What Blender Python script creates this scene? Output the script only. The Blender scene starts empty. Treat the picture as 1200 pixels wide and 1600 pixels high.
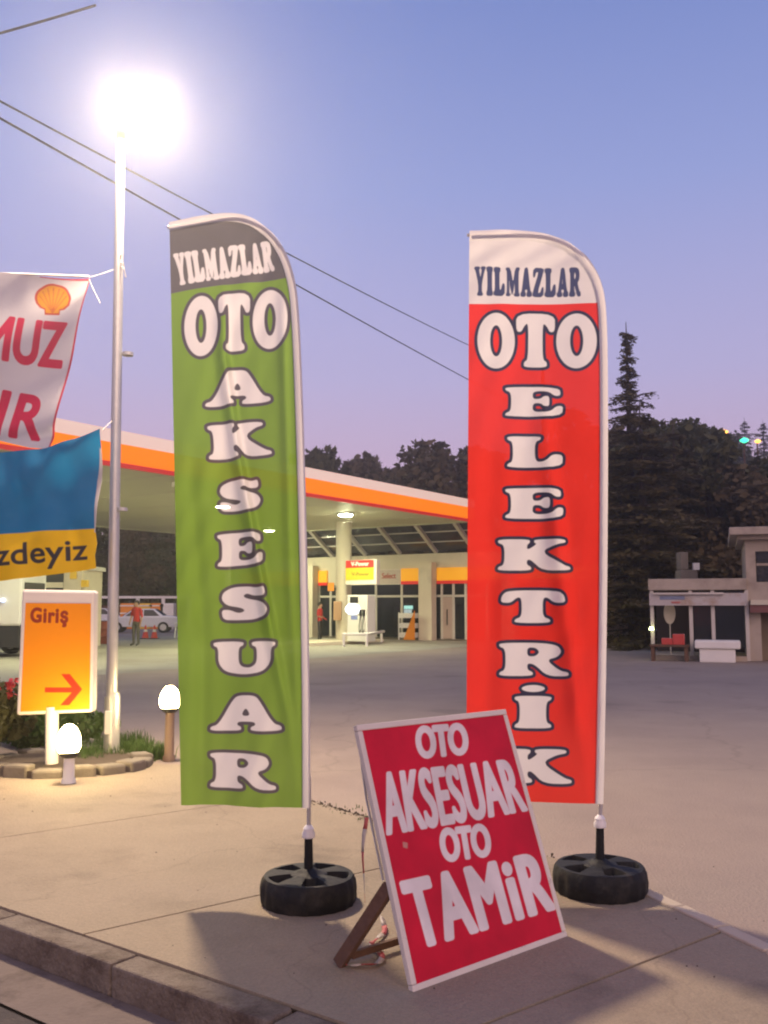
import bpy, bmesh, math, random
import numpy as np
from mathutils import Vector, Matrix
R = math.radians
scene = bpy.context.scene
col = scene.collection

# ------------------------------------------------------------------ camera
F = 1443.0; TH = math.atan(145 / 1443.0); CT, ST = math.cos(TH), math.sin(TH); EYE = 1.6
cam = bpy.data.cameras.new('camera'); camo = bpy.data.objects.new('camera', cam); col.objects.link(camo)
cam.sensor_fit = 'VERTICAL'; cam.sensor_height = 36; cam.lens = F / 1600 * 36
cam.clip_start = 0.05; cam.clip_end = 3000
camo.location = (0, 0, EYE); camo.rotation_euler = (math.pi / 2 + TH, 0, 0)
scene.camera = camo

# ------------------------------------------------------------------ sky, afterglow, exposure
SUN_EL, SUN_AZ = R(9), R(165)          # afterglow low behind the photographer
world = bpy.data.worlds.new('World'); scene.world = world; world.use_nodes = True
nt = world.node_tree; nt.nodes.clear()
wo = nt.nodes.new('ShaderNodeOutputWorld'); bg = nt.nodes.new('ShaderNodeBackground')
sky = nt.nodes.new('ShaderNodeTexSky'); sky.sky_type = 'NISHITA'; sky.sun_disc = False
sky.sun_elevation = R(1.5); sky.sun_rotation = SUN_AZ; sky.altitude = 900
geo = nt.nodes.new('ShaderNodeTexCoord'); sep = nt.nodes.new('ShaderNodeSeparateXYZ')
nt.links.new(geo.outputs['Generated'], sep.inputs[0])
ramp = nt.nodes.new('ShaderNodeValToRGB'); nt.links.new(sep.outputs['Z'], ramp.inputs[0])
STOPS = [(0.0, (.84, .54, .68)), (.10, (.85, .56, .74)), (.24, (.56, .51, .82)), (.42, (.335, .40, .77)), (.60, (.185, .265, .63)), (1.0, (.12, .20, .50))]
cr = ramp.color_ramp
while len(cr.elements) < len(STOPS): cr.elements.new(0.5)
for e, (p, c) in zip(cr.elements, STOPS): e.position = p; e.color = (*c, 1)
vm = nt.nodes.new('ShaderNodeMix'); vm.data_type = 'RGBA'; vm.inputs['Factor'].default_value = .93
sc_ = nt.nodes.new('ShaderNodeVectorMath'); sc_.operation = 'SCALE'; sc_.inputs['Scale'].default_value = .10
nt.links.new(sky.outputs[0], sc_.inputs[0]); nt.links.new(sc_.outputs[0], vm.inputs['A'])
nt.links.new(ramp.outputs[0], vm.inputs['B']); nt.links.new(vm.outputs['Result'], bg.inputs['Color'])
bg.inputs['Strength'].default_value = 1.0
nt.links.new(bg.outputs[0], wo.inputs[0])

sl = bpy.data.lights.new('afterglow', 'SUN'); so = bpy.data.objects.new('afterglow', sl); col.objects.link(so)
sl.energy = 1.6; sl.angle = R(50); sl.color = (1.0, .66, .48)
sd = Vector((math.sin(SUN_AZ) * math.cos(SUN_EL + R(20)), math.cos(SUN_AZ) * math.cos(SUN_EL + R(20)), math.sin(SUN_EL + R(20))))
so.rotation_euler = sd.to_track_quat('Z', 'Y').to_euler()

vs = scene.view_settings
vs.view_transform = 'Standard'; vs.look = 'None'; vs.exposure = 0.0; vs.gamma = 1.0; vs.use_curve_mapping = False
scene.render.engine = 'CYCLES'
scene.cycles.use_denoising = True; scene.cycles.filter_width = 2.1
scene.cycles.max_bounces = 6; scene.cycles.diffuse_bounces = 3; scene.cycles.transparent_max_bounces = 12
scene.cycles.sample_clamp_indirect = 6.0
scene.cycles.caustics_reflective = False; scene.cycles.caustics_refractive = False

# ------------------------------------------------------------------ pixel helpers (photograph is 1200 x 1600)
def ray(px, py):
    cx = (px - 600) / F; cy = (800 - py) / F
    return Vector((cx, CT - cy * ST, ST + cy * CT))
CAMP = Vector((0, 0, EYE))
def atz(px, py, z=0.0):
    r = ray(px, py); return CAMP + r * ((z - EYE) / r.z)
def aty(px, py, y):
    r = ray(px, py); return CAMP + r * (y / r.y)
def projn(P):
    d = P - np.array([0, 0, EYE]); fw = d[:, 1] * CT + d[:, 2] * ST; up = -d[:, 1] * ST + d[:, 2] * CT
    return np.stack([600 + F * d[:, 0] / fw, 800 - F * up / fw], 1)

# ------------------------------------------------------------------ materials
def mat(name, color, rough=.7, var=.15, scale=6., bump=.0, bscale=40., metal=0., emis=None, estr=0., dirt=None, dscale=1.2, dlo=.5, dhi=.7, coat=0., spec=.5, grain=0., stain=0.):
    m = bpy.data.materials.new(name); m.use_nodes = True; t = m.node_tree; b = t.nodes['Principled BSDF']
    b.inputs['Roughness'].default_value = rough; b.inputs['Metallic'].default_value = metal
    b.inputs['Specular IOR Level'].default_value = spec
    if coat: b.inputs['Coat Weight'].default_value = coat
    tc = t.nodes.new('ShaderNodeTexCoord')
    n = t.nodes.new('ShaderNodeTexNoise'); n.inputs['Scale'].default_value = scale; n.inputs['Detail'].default_value = 6
    t.links.new(tc.outputs['Object'], n.inputs['Vector'])
    mx = t.nodes.new('ShaderNodeMix'); mx.data_type = 'RGBA'
    lo = [max(0, c * (1 - var)) for c in color]; hi = [min(1, c * (1 + var)) for c in color]
    mx.inputs['A'].default_value = (*lo, 1); mx.inputs['B'].default_value = (*hi, 1)
    t.links.new(n.outputs['Fac'], mx.inputs['Factor']); out = mx.outputs['Result']
    if dirt:
        n2 = t.nodes.new('ShaderNodeTexNoise'); n2.inputs['Scale'].default_value = dscale; n2.inputs['Detail'].default_value = 8
        n2.inputs['Roughness'].default_value = .65
        t.links.new(tc.outputs['Object'], n2.inputs['Vector'])
        mr = t.nodes.new('ShaderNodeMapRange'); mr.inputs['From Min'].default_value = dlo; mr.inputs['From Max'].default_value = dhi
        t.links.new(n2.outputs['Fac'], mr.inputs['Value'])
        m2 = t.nodes.new('ShaderNodeMix'); m2.data_type = 'RGBA'; m2.inputs['B'].default_value = (*dirt, 1)
        t.links.new(mr.outputs[0], m2.inputs['Factor']); t.links.new(out, m2.inputs['A']); out = m2.outputs['Result']
    if grain:
        n4 = t.nodes.new('ShaderNodeTexNoise'); n4.inputs['Scale'].default_value = 95; n4.inputs['Detail'].default_value = 4; n4.inputs['Roughness'].default_value = .8
        t.links.new(tc.outputs['Object'], n4.inputs['Vector'])
        mg = t.nodes.new('ShaderNodeMapRange'); mg.inputs['From Min'].default_value = .25; mg.inputs['From Max'].default_value = .75; mg.inputs['To Min'].default_value = 1 - grain; mg.inputs['To Max'].default_value = 1 + grain
        t.links.new(n4.outputs['Fac'], mg.inputs['Value'])
        sg_ = t.nodes.new('ShaderNodeVectorMath'); sg_.operation = 'SCALE'; t.links.new(out, sg_.inputs[0]); t.links.new(mg.outputs[0], sg_.inputs['Scale']); out = sg_.outputs[0]
    if stain:
        nz = t.nodes.new('ShaderNodeTexNoise'); nz.inputs['Scale'].default_value = 1.6; nz.inputs['Detail'].default_value = 6
        t.links.new(tc.outputs['Object'], nz.inputs['Vector'])
        wm_ = t.nodes.new('ShaderNodeVectorMath'); wm_.operation = 'MULTIPLY_ADD'; wm_.inputs[1].default_value = (.9, .9, .9); t.links.new(nz.outputs['Color'], wm_.inputs[0]); t.links.new(tc.outputs['Object'], wm_.inputs[2])
        for scl, lo_, hi_, amt, feat in ((stain * .6, .0, .007, .84, 'DISTANCE_TO_EDGE'), (stain * 1.7, .10, .22, .80, 'F1'), (stain * .5, .12, .34, .86, 'F1')):
            vo = t.nodes.new('ShaderNodeTexVoronoi'); vo.feature = feat; vo.inputs['Scale'].default_value = scl; t.links.new(wm_.outputs[0], vo.inputs['Vector'])
            mv = t.nodes.new('ShaderNodeMapRange'); mv.inputs['From Min'].default_value = lo_; mv.inputs['From Max'].default_value = hi_; mv.inputs['To Min'].default_value = amt; mv.inputs['To Max'].default_value = 1
            t.links.new(vo.outputs['Distance'], mv.inputs['Value'])
            sv = t.nodes.new('ShaderNodeVectorMath'); sv.operation = 'SCALE'; t.links.new(out, sv.inputs[0]); t.links.new(mv.outputs[0], sv.inputs['Scale']); out = sv.outputs[0]
    t.links.new(out, b.inputs['Base Color'])
    if bump:
        n3 = t.nodes.new('ShaderNodeTexNoise'); n3.inputs['Scale'].default_value = bscale; n3.inputs['Detail'].default_value = 5
        t.links.new(tc.outputs['Object'], n3.inputs['Vector'])
        bp = t.nodes.new('ShaderNodeBump'); bp.inputs['Strength'].default_value = bump; bp.inputs['Distance'].default_value = .02
        t.links.new(n3.outputs['Fac'], bp.inputs['Height']); t.links.new(bp.outputs[0], b.inputs['Normal'])
    if emis:
        b.inputs['Emission Color'].default_value = (*emis, 1); b.inputs['Emission Strength'].default_value = estr
    return m

def leaf_mat(name, color, var=.35):
    m = mat(name, color, rough=.75, var=var, scale=.9, spec=.2)
    t = m.node_tree; b = t.nodes['Principled BSDF']; o = t.nodes['Material Output']
    tr = t.nodes.new('ShaderNodeBsdfTranslucent'); tr.inputs[0].default_value = (*[c * 1.3 for c in color], 1)
    ms = t.nodes.new('ShaderNodeMixShader'); ms.inputs[0].default_value = .25
    t.links.new(b.outputs[0], ms.inputs[1]); t.links.new(tr.outputs[0], ms.inputs[2]); t.links.new(ms.outputs[0], o.inputs[0])
    return m

def print_mat(name, base, layers, trans=0., clear=0., rough=.75, var=.06, grime=.0):
    """flat printed colours: layers = (attribute, threshold, colour) laid one over the other"""
    m = bpy.data.materials.new(name); m.use_nodes = True; t = m.node_tree; b = t.nodes['Principled BSDF']; o = t.nodes['Material Output']
    rgb = t.nodes.new('ShaderNodeRGB'); rgb.outputs[0].default_value = (*base, 1); out = rgb.outputs[0]
    for a, th, c in layers:
        at = t.nodes.new('ShaderNodeAttribute'); at.attribute_name = a
        mr = t.nodes.new('ShaderNodeMapRange'); mr.inputs['From Min'].default_value = th + .7; mr.inputs['From Max'].default_value = th - .7
        t.links.new(at.outputs['Fac'], mr.inputs['Value'])
        mx = t.nodes.new('ShaderNodeMix'); mx.data_type = 'RGBA'; mx.inputs['B'].default_value = (*c, 1)
        t.links.new(mr.outputs[0], mx.inputs['Factor']); t.links.new(out, mx.inputs['A']); out = mx.outputs['Result']
    tc = t.nodes.new('ShaderNodeTexCoord'); n = t.nodes.new('ShaderNodeTexNoise'); n.inputs['Scale'].default_value = 5; n.inputs['Detail'].default_value = 7
    t.links.new(tc.outputs['Object'], n.inputs['Vector'])
    mr = t.nodes.new('ShaderNodeMapRange'); mr.inputs['From Min'].default_value = .3; mr.inputs['From Max'].default_value = .7
    mr.inputs['To Min'].default_value = 1 - var - grime; mr.inputs['To Max'].default_value = 1.0
    t.links.new(n.outputs['Fac'], mr.inputs['Value'])
    mu = t.nodes.new('ShaderNodeVectorMath'); mu.operation = 'SCALE'; t.links.new(out, mu.inputs[0]); t.links.new(mr.outputs[0], mu.inputs['Scale']); out = mu.outputs[0]
    t.links.new(out, b.inputs['Base Color']); b.inputs['Roughness'].default_value = rough; b.inputs['Specular IOR Level'].default_value = .25
    wv = t.nodes.new('ShaderNodeTexNoise'); wv.inputs['Scale'].default_value = 30; wv.inputs['Detail'].default_value = 3
    t.links.new(tc.outputs['Object'], wv.inputs['Vector'])
    bp = t.nodes.new('ShaderNodeBump'); bp.inputs['Strength'].default_value = .25; bp.inputs['Distance'].default_value = .004
    t.links.new(wv.outputs['Fac'], bp.inputs['Height']); t.links.new(bp.outputs[0], b.inputs['Normal'])
    last = b.outputs[0]
    if trans:
        tr = t.nodes.new('ShaderNodeBsdfTranslucent'); t.links.new(out, tr.inputs[0]); t.links.new(bp.outputs[0], tr.inputs['Normal'])
        ms = t.nodes.new('ShaderNodeMixShader'); ms.inputs[0].default_value = trans
        t.links.new(last, ms.inputs[1]); t.links.new(tr.outputs[0], ms.inputs[2]); last = ms.outputs[0]
    if clear:
        tp = t.nodes.new('ShaderNodeBsdfTransparent'); ms = t.nodes.new('ShaderNodeMixShader'); ms.inputs[0].default_value = clear
        t.links.new(last, ms.inputs[1]); t.links.new(tp.outputs[0], ms.inputs[2]); last = ms.outputs[0]
    t.links.new(last, o.inputs[0])
    return m

def glass_mat(name, tint=(.03, .035, .045), rough=.06, alpha=.55):
    m = mat(name, tint, rough=rough, var=.2, scale=.6)
    t = m.node_tree; b = t.nodes['Principled BSDF']; o = t.nodes['Material Output']
    tp = t.nodes.new('ShaderNodeBsdfTransparent'); tp.inputs[0].default_value = (.8, .85, .85, 1)
    ms = t.nodes.new('ShaderNodeMixShader'); ms.inputs[0].default_value = alpha
    t.links.new(b.outputs[0], ms.inputs[1]); t.links.new(tp.outputs[0], ms.inputs[2]); t.links.new(ms.outputs[0], o.inputs[0])
    return m

M = {}
M['asphalt'] = mat('asphalt', (.27, .21, .175), .9, .2, .9, .6, 60, dirt=(.33, .26, .205), dscale=.25, dlo=.42, dhi=.66, grain=.3, stain=.3)
M['road'] = mat('road_asphalt', (.06, .048, .045), .9, .3, 3, .6, 70, dirt=(.11, .08, .065), dscale=1.5)
M['ground'] = mat('ground_soil', (.09, .075, .055), .95, .3, .3, .4, 8)
M['concrete'] = mat('concrete', (.275, .218, .152), .85, .16, 2.2, .45, 55, dirt=(.185, .145, .10), dscale=1.1, dlo=.5, dhi=.72, grain=.25, stain=.75)
M['kerb'] = mat('kerb_stone', (.19, .15, .115), .85, .25, 4, .7, 40, dirt=(.085, .058, .042), dscale=4, dlo=.42, dhi=.65, grain=.35, stain=2.5)
M['soil'] = mat('joint_dirt', (.07, .05, .035), .95, .3, 9, .4, 60)
M['grass'] = leaf_mat('grass', (.07, .12, .03))
M['leaf_dark'] = leaf_mat('leaf_dark', (.09, .086, .034))
M['leaf_brown'] = leaf_mat('leaf_brown', (.12, .09, .045))
M['needle'] = leaf_mat('needle', (.12, .096, .042))
M['bark'] = mat('bark', (.055, .04, .03), .9, .3, 5, .6, 20)
M['galv'] = mat('galvanised_steel', (.50, .49, .48), .42, .12, 7, .1, 30, metal=.55)
M['white'] = mat('white_paint', (.74, .71, .66), .5, .07, 3, dirt=(.5, .45, .38), dscale=2, dlo=.6, dhi=.85)
M['cream'] = mat('cream_render', (.66, .58, .45), .8, .1, 2, .2, 40, dirt=(.42, .36, .29), dscale=.9, dlo=.55, dhi=.8)
M['fascia_cream'] = mat('fascia_cream', (.80, .72, .64), .45, .05, 2)
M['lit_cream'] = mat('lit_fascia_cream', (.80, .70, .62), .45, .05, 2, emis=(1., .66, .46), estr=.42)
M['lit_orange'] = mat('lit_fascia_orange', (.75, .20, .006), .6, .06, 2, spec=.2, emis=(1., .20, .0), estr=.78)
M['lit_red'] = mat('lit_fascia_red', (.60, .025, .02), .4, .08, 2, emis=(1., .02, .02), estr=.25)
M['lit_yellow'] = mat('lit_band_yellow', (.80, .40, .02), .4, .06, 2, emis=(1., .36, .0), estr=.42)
M['orange'] = mat('orange_panel', (.80, .27, .015), .4, .06, 2)
M['yellow'] = mat('yellow_panel', (.80, .50, .03), .4, .06, 2)
M['redp'] = mat('red_panel', (.60, .025, .02), .4, .08, 2)
M['soffit'] = mat('soffit', (.56, .55, .38), .6, .06, 1)
M['steel'] = mat('steel_rib', (.55, .5, .44), .5, .1, 3)
M['dark'] = mat('dark_plastic', (.02, .02, .022), .45, .25, 8)
M['rubber'] = mat('black_rubber', (.010, .010, .011), .62, .35, 9, .3, 25, spec=.25, dirt=(.05, .042, .033), dscale=5, dlo=.55, dhi=.8)
M['glass'] = glass_mat('window_glass')
M['dglass'] = glass_mat('tinted_glass', (.05, .05, .07), .12, .35)
M['interior'] = mat('interior_wall', (.16, .13, .10), .8, .2, 1.5)
M['wood'] = mat('weathered_wood', (.115, .058, .034), .8, .35, 9, .4, 30)
M['pole_white'] = mat('white_plastic', (.72, .68, .66), .5, .08, 8)
M['silver'] = mat('silver_tube', (.55, .53, .54), .35, .1, 9, metal=.6)
M['carpaint'] = mat('car_paint', (.66, .65, .66), .3, .04, 1, coat=.5)
M['skin'] = mat('skin', (.42, .25, .17), .6, .08, 4)
M['redcloth'] = mat('red_cloth', (.50, .03, .03), .85, .15, 9)
M['greycloth'] = mat('grey_cloth', (.11, .105, .085), .9, .2, 9)
M['hair'] = mat('hair', (.015, .012, .01), .6, .3, 20)
M['flood'] = mat('flood_glass', (.9, .9, .9), .4, 0, emis=(1.0, .78, .55), estr=1450)
M['globe'] = mat('globe_glass', (.9, .85, .75), .4, 0, emis=(1.0, .76, .34), estr=85)
M['tube'] = mat('canopy_lamp', (.9, .9, .9), .4, 0, emis=(.98, 1.0, .62), estr=560)
M['screen'] = mat('lit_display', (.8, .8, .9), .3, 0, emis=(.62, .76, 1.0), estr=2.2)
M['screen_green'] = mat('lit_cooler', (.8, .9, .9), .3, 0, emis=(.55, .95, .80), estr=4)
M['farlamp_w'] = mat('far_lamp_warm', (.4, .25, .1), .4, 0, emis=(1., .45, .08), estr=3.2)
M['farlamp_g'] = mat('far_lamp_green', (.1, .4, .3), .4, 0, emis=(.06, 1., .50), estr=2.2)
M['wire'] = mat('black_wire', (.03, .03, .04), .6, .1)
M['flower'] = mat('flower_red', (.6, .06, .07), .7, .2, 5)
M['stone'] = mat('rubble_stone', (.17, .145, .115), .9, .25, 5, .6, 14)
M['rope'] = mat('rope', (.6, .55, .5), .8, .1)
M['grime'] = mat('grimy_render', (.42, .35, .28), .85, .14, 2, .3, 30, dirt=(.25, .20, .155), dscale=1.1, dlo=.45, dhi=.7)
M['sleeve'] = print_mat('sleeve_cloth', (.80, .74, .74), [], trans=.5)

# ------------------------------------------------------------------ mesh helpers
class MB:
    def __init__(s): s.v = []; s.f = []; s.m = []
    def add(s, vs, fs, mi=0):
        o = len(s.v); s.v += [tuple(v) for v in vs]; s.f += [tuple(i + o for i in f) for f in fs]; s.m += [mi] * len(fs); return s
    def box(s, lo, hi, mi=0, X=None, Y=None, O=None):
        c = [(x, y, z) for z in (lo[2], hi[2]) for y in (lo[1], hi[1]) for x in (lo[0], hi[0])]
        if X is not None: c = [tuple(Vector(O) + Vector(X) * a + Vector(Y) * b + Vector((0, 0, d))) for a, b, d in c]
        return s.add(c, [(0, 2, 3, 1), (4, 5, 7, 6), (0, 1, 5, 4), (1, 3, 7, 5), (3, 2, 6, 7), (2, 0, 4, 6)], mi)
    def obox(s, p0, p1, w, h, mi=0, up=Vector((0, 0, 1))):
        p0 = Vector(p0); p1 = Vector(p1); d = (p1 - p0).normalized(); a = d.cross(up)
        if a.length < 1e-4: a = d.cross(Vector((0, 1, 0)))
        a.normalize(); b = a.cross(d)
        c = [p + a * (i * w / 2) + b * (j * h / 2) for p in (p0, p1) for i, j in ((-1, -1), (1, -1), (1, 1), (-1, 1))]
        return s.add(c, [(0, 1, 2, 3), (7, 6, 5, 4), (0, 4, 5, 1), (1, 5, 6, 2), (2, 6, 7, 3), (3, 7, 4, 0)], mi)
    def tube(s, pts, rads, n=10, mi=0, cap=True, flat=1.0):
        pts = [Vector(p) for p in pts]
        if not hasattr(rads, '__len__'): rads = [rads] * len(pts)
        vs = []; ref = None
        for i, p in enumerate(pts):
            d = (pts[min(i + 1, len(pts) - 1)] - pts[max(i - 1, 0)]).normalized()
            if ref is None: ref = Vector((0, 1, 0)) if abs(d.y) < .9 else Vector((1, 0, 0))
            a = (ref - d * ref.dot(d)).normalized(); b = d.cross(a); ref = a
            for k in range(n):
                t = 2 * math.pi * k / n; vs.append(p + (a * math.cos(t) * flat + b * math.sin(t)) * rads[i])
        fs = [(i * n + k, i * n + (k + 1) % n, (i + 1) * n + (k + 1) % n, (i + 1) * n + k) for i in range(len(pts) - 1) for k in range(n)]
        if cap: fs += [tuple(range(n))[::-1], tuple(range((len(pts) - 1) * n, len(pts) * n))]
        return s.add(vs, fs, mi)
    def lathe(s, prof, n=24, c=(0, 0, 0), mi=0):
        vs = [(c[0] + r * math.cos(2 * math.pi * k / n), c[1] + r * math.sin(2 * math.pi * k / n), c[2] + z) for r, z in prof for k in range(n)]
        fs = [(i * n + k, i * n + (k + 1) % n, (i + 1) * n + (k + 1) % n, (i + 1) * n + k) for i in range(len(prof) - 1) for k in range(n)]
        fs += [tuple(range(n))[::-1], tuple(range((len(prof) - 1) * n, len(prof) * n))]
        return s.add(vs, fs, mi)
    def prism(s, poly, z0, z1, mi=0):
        n = len(poly); vs = [(p[0], p[1], z0) for p in poly] + [(p[0], p[1], z1) for p in poly]
        fs = [tuple(range(n))[::-1], tuple(range(n, 2 * n))] + [(i, (i + 1) % n, n + (i + 1) % n, n + i) for i in range(n)]
        return s.add(vs, fs, mi)
    def build(s, name, m, parent=None, smooth=False, bevel=0):
        me = bpy.data.meshes.new(name); me.from_pydata(s.v, [], s.f)
        ms = m if isinstance(m, (list, tuple)) else [m]
        for x in ms: me.materials.append(x)
        if len(ms) > 1: me.polygons.foreach_set('material_index', s.m)
        bm = bmesh.new(); bm.from_mesh(me); bmesh.ops.recalc_face_normals(bm, faces=bm.faces); bm.to_mesh(me); bm.free()
        if smooth: me.polygons.foreach_set('use_smooth', [True] * len(me.polygons)); me.set_sharp_from_angle(angle=R(40))
        o = bpy.data.objects.new(name, me); col.objects.link(o)
        if parent is not None:
            o.parent = parent; o.matrix_parent_inverse = parent.matrix_world.inverted()
        if bevel:
            b = o.modifiers.new('bevel', 'BEVEL'); b.width = bevel; b.segments = 2; b.limit_method = 'ANGLE'
        return o

def tag(o, label=None, cat=None, group=None, kind=None):
    if label: o['label'] = label
    if cat: o['category'] = cat
    if group: o['group'] = group
    if kind: o['kind'] = kind
    return o
def empty(name, loc, label, cat, group=None, rz=0.):
    o = bpy.data.objects.new(name, None); col.objects.link(o); o.location = loc; o.rotation_euler = (0, 0, rz); o.empty_display_size = .2
    o.matrix_world = Matrix.Translation(Vector(loc)) @ Matrix.Rotation(rz, 4, 'Z')
    return tag(o, label, cat, group)
def copy_tree(o, parent=None):
    c = o.copy(); col.objects.link(c); c.parent = parent
    for ch in list(o.children): copy_tree(ch, c)
    return c

# ------------------------------------------------------------------ lettering: outlines as segments, signed distance in photo pixels
def chaikin(p, it=2, q=.22):
    p = np.array(p, float)
    for _ in range(it):
        n = np.roll(p, -1, 0); p = np.stack([p * (1 - q) + n * q, p * q + n * (1 - q)], 1).reshape(-1, 2)
    return p
def ell(cx, cy, a, b, n=40, rot=0.):
    t = np.linspace(0, 2 * np.pi, n, endpoint=False); x = a * np.cos(t); y = b * np.sin(t)
    return np.stack([cx + x * math.cos(rot) - y * math.sin(rot), cy + x * math.sin(rot) + y * math.cos(rot)], 1)
G = {}
G['A'] = [[(0,0),(0,.13),(.12,.19),(.33,.92),(.42,1),(.60,1),(.68,.92),(.88,.22),(1,.16),(1,0),(.56,0),(.56,.13),(.63,.18),(.61,.26),(.40,.26),(.38,.18),(.44,.13),(.44,0)], [(.44,.44),(.56,.44),(.50,.66)]]
G['K'] = [[(0,0),(0,.13),(.09,.2),(.09,.8),(0,.87),(0,1),(.45,1),(.45,.87),(.41,.82),(.41,.66),(.54,.85),(.50,.88),(.50,1),(.92,1),(.94,.87),(.80,.82),(.60,.60),(.90,.18),(1,.13),(1,0),(.62,0),(.46,.34),(.41,.34),(.41,.2),(.47,.13),(.47,0)]]
G['S'] = [[(.93,1),(.95,.70),(.72,.70),(.58,.78),(.50,.72),(.58,.64),(.88,.55),(1,.34),(.94,.12),(.72,0),(.34,0),(.06,.03),(.02,.34),(.20,.34),(.40,.22),(.53,.28),(.46,.36),(.14,.45),(.02,.64),(.06,.86),(.28,1),(.60,1),(.78,.95)]]
G['E'] = [[(0,0),(0,.13),(.1,.2),(.1,.8),(0,.87),(0,1),(.93,1),(.96,.70),(.85,.68),(.74,.84),(.48,.84),(.48,.60),(.60,.60),(.66,.70),(.76,.70),(.76,.34),(.66,.34),(.60,.44),(.48,.44),(.48,.17),(.76,.17),(.88,.38),(1,.36),(.97,0)]]
G['U'] = [[(0,1),(0,.87),(.08,.81),(.08,.35),(.2,.08),(.5,-.01),(.8,.08),(.93,.35),(.93,.81),(1,.87),(1,1),(.62,1),(.62,.87),(.70,.81),(.70,.36),(.6,.22),(.48,.24),(.42,.36),(.42,.81),(.50,.87),(.50,1)]]
G['R'] = [[(0,0),(0,.13),(.09,.2),(.09,.8),(0,.87),(0,1),(.62,1),(.85,.93),(.91,.74),(.85,.56),(.70,.48),(.88,.18),(1,.14),(1,0),(.70,0),(.52,.34),(.42,.38),(.42,.2),(.5,.13),(.5,0)], [(.42,.6),(.42,.84),(.53,.84),(.59,.72),(.53,.6)]]
G['L'] = [[(0,0),(0,.13),(.1,.2),(.1,.8),(0,.87),(0,1),(.60,1),(.60,.87),(.50,.81),(.50,.2),(.66,.2),(.80,.44),(1,.42),(.97,0)]]
G['T'] = [[(.22,0),(.22,.13),(.33,.2),(.33,.74),(.27,.78),(.16,.60),(0,.62),(.02,.85),(.12,1),(.88,1),(.98,.85),(1,.62),(.84,.60),(.73,.78),(.67,.74),(.67,.2),(.78,.13),(.78,0)]]
G['t'] = [[(.2,0),(.2,.11),(.31,.16),(.31,.82),(.22,.76),(.14,.64),(0,.66),(.0,1),(1,1),(1,.66),(.86,.64),(.78,.76),(.69,.82),(.69,.16),(.8,.11),(.8,0)]]
G['I'] = [[(0,0),(0,.13),(.14,.2),(.14,.8),(0,.87),(0,1),(1,1),(1,.87),(.86,.8),(.86,.2),(1,.13),(1,0)]]
G['Y'] = [[(.26,0),(.26,.08),(.36,.12),(.36,.42),(.1,.88),(0,.92),(0,1),(.46,1),(.46,.92),(.40,.88),(.54,.58),(.68,.88),(.6,.92),(.6,1),(1,1),(1,.92),(.92,.88),(.66,.42),(.66,.12),(.76,.08),(.76,0)]]
G['M'] = [[(0,0),(0,.08),(.08,.12),(.08,.88),(0,.92),(0,1),(.32,1),(.52,.42),(.70,1),(1,1),(1,.92),(.93,.88),(.93,.12),(1,.08),(1,0),(.60,0),(.60,.08),(.68,.12),(.68,.66),(.50,.06),(.42,.06),(.22,.66),(.22,.12),(.30,.08),(.30,0)]]
G['Z'] = [[(0,0),(0,.14),(.58,.87),(.3,.87),(.18,.68),(.04,.68),(.06,1),(.98,1),(.98,.87),(.42,.13),(.7,.13),(.86,.34),(1,.34),(.96,0)]]
def segs_of(loops):
    S = []
    for l in loops:
        l = np.asarray(l, float); S.append(np.stack([l, np.roll(l, -1, 0)], 1))
    return np.concatenate(S)
def glyph(ch, soft=2):
    if ch == 'O': return segs_of([ell(.5, .5, .5, .5, 48), ell(.5, .5, .15, .27, 32)])
    return segs_of([chaikin(l, soft) for l in G[ch]])
def to_quad(S, q):      # q: TL, TR, BR, BL in pixels, S in the unit square with y up
    q = [np.array(p, float) for p in q]; x = S[..., 0:1]; y = S[..., 1:2]
    return (q[3] * (1 - x) + q[2] * x) * (1 - y) + (q[0] * (1 - x) + q[1] * x) * y
def rect(x0, y0, x1, y1): return [(x0, y0), (x1, y0), (x1, y1), (x0, y1)]
def string(s, widths=None, gap=.12):
    w = widths or [.55 if c == 'I' else 1.25 if c == 'M' else 1 for c in s]; tot = sum(w) + gap * (len(s) - 1); x = 0; out = []
    for c, k in zip(s, w):
        S = glyph(c, 1).copy(); S[..., 0] = (x + S[..., 0] * k) / tot; out.append(S); x += k + gap
    return np.concatenate(out)
def font_segs(txt, spacing=1.0, norm=True):
    cu = bpy.data.curves.new('t', 'FONT'); cu.body = txt; cu.fill_mode = 'NONE'; cu.resolution_u = 6; cu.space_character = spacing
    o = bpy.data.objects.new('t', cu); col.objects.link(o); dg = bpy.context.evaluated_depsgraph_get(); dg.update()
    me = o.evaluated_get(dg).to_mesh(); v = np.array([p.co[:2] for p in me.vertices]); e = np.array([tuple(x.vertices) for x in me.edges])
    S = v[e].copy(); o.evaluated_get(dg).to_mesh_clear(); bpy.data.objects.remove(o); bpy.data.curves.remove(cu)
    lo = S.reshape(-1, 2).min(0); hi = S.reshape(-1, 2).max(0)
    return (S - lo) / (hi - lo)
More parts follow.
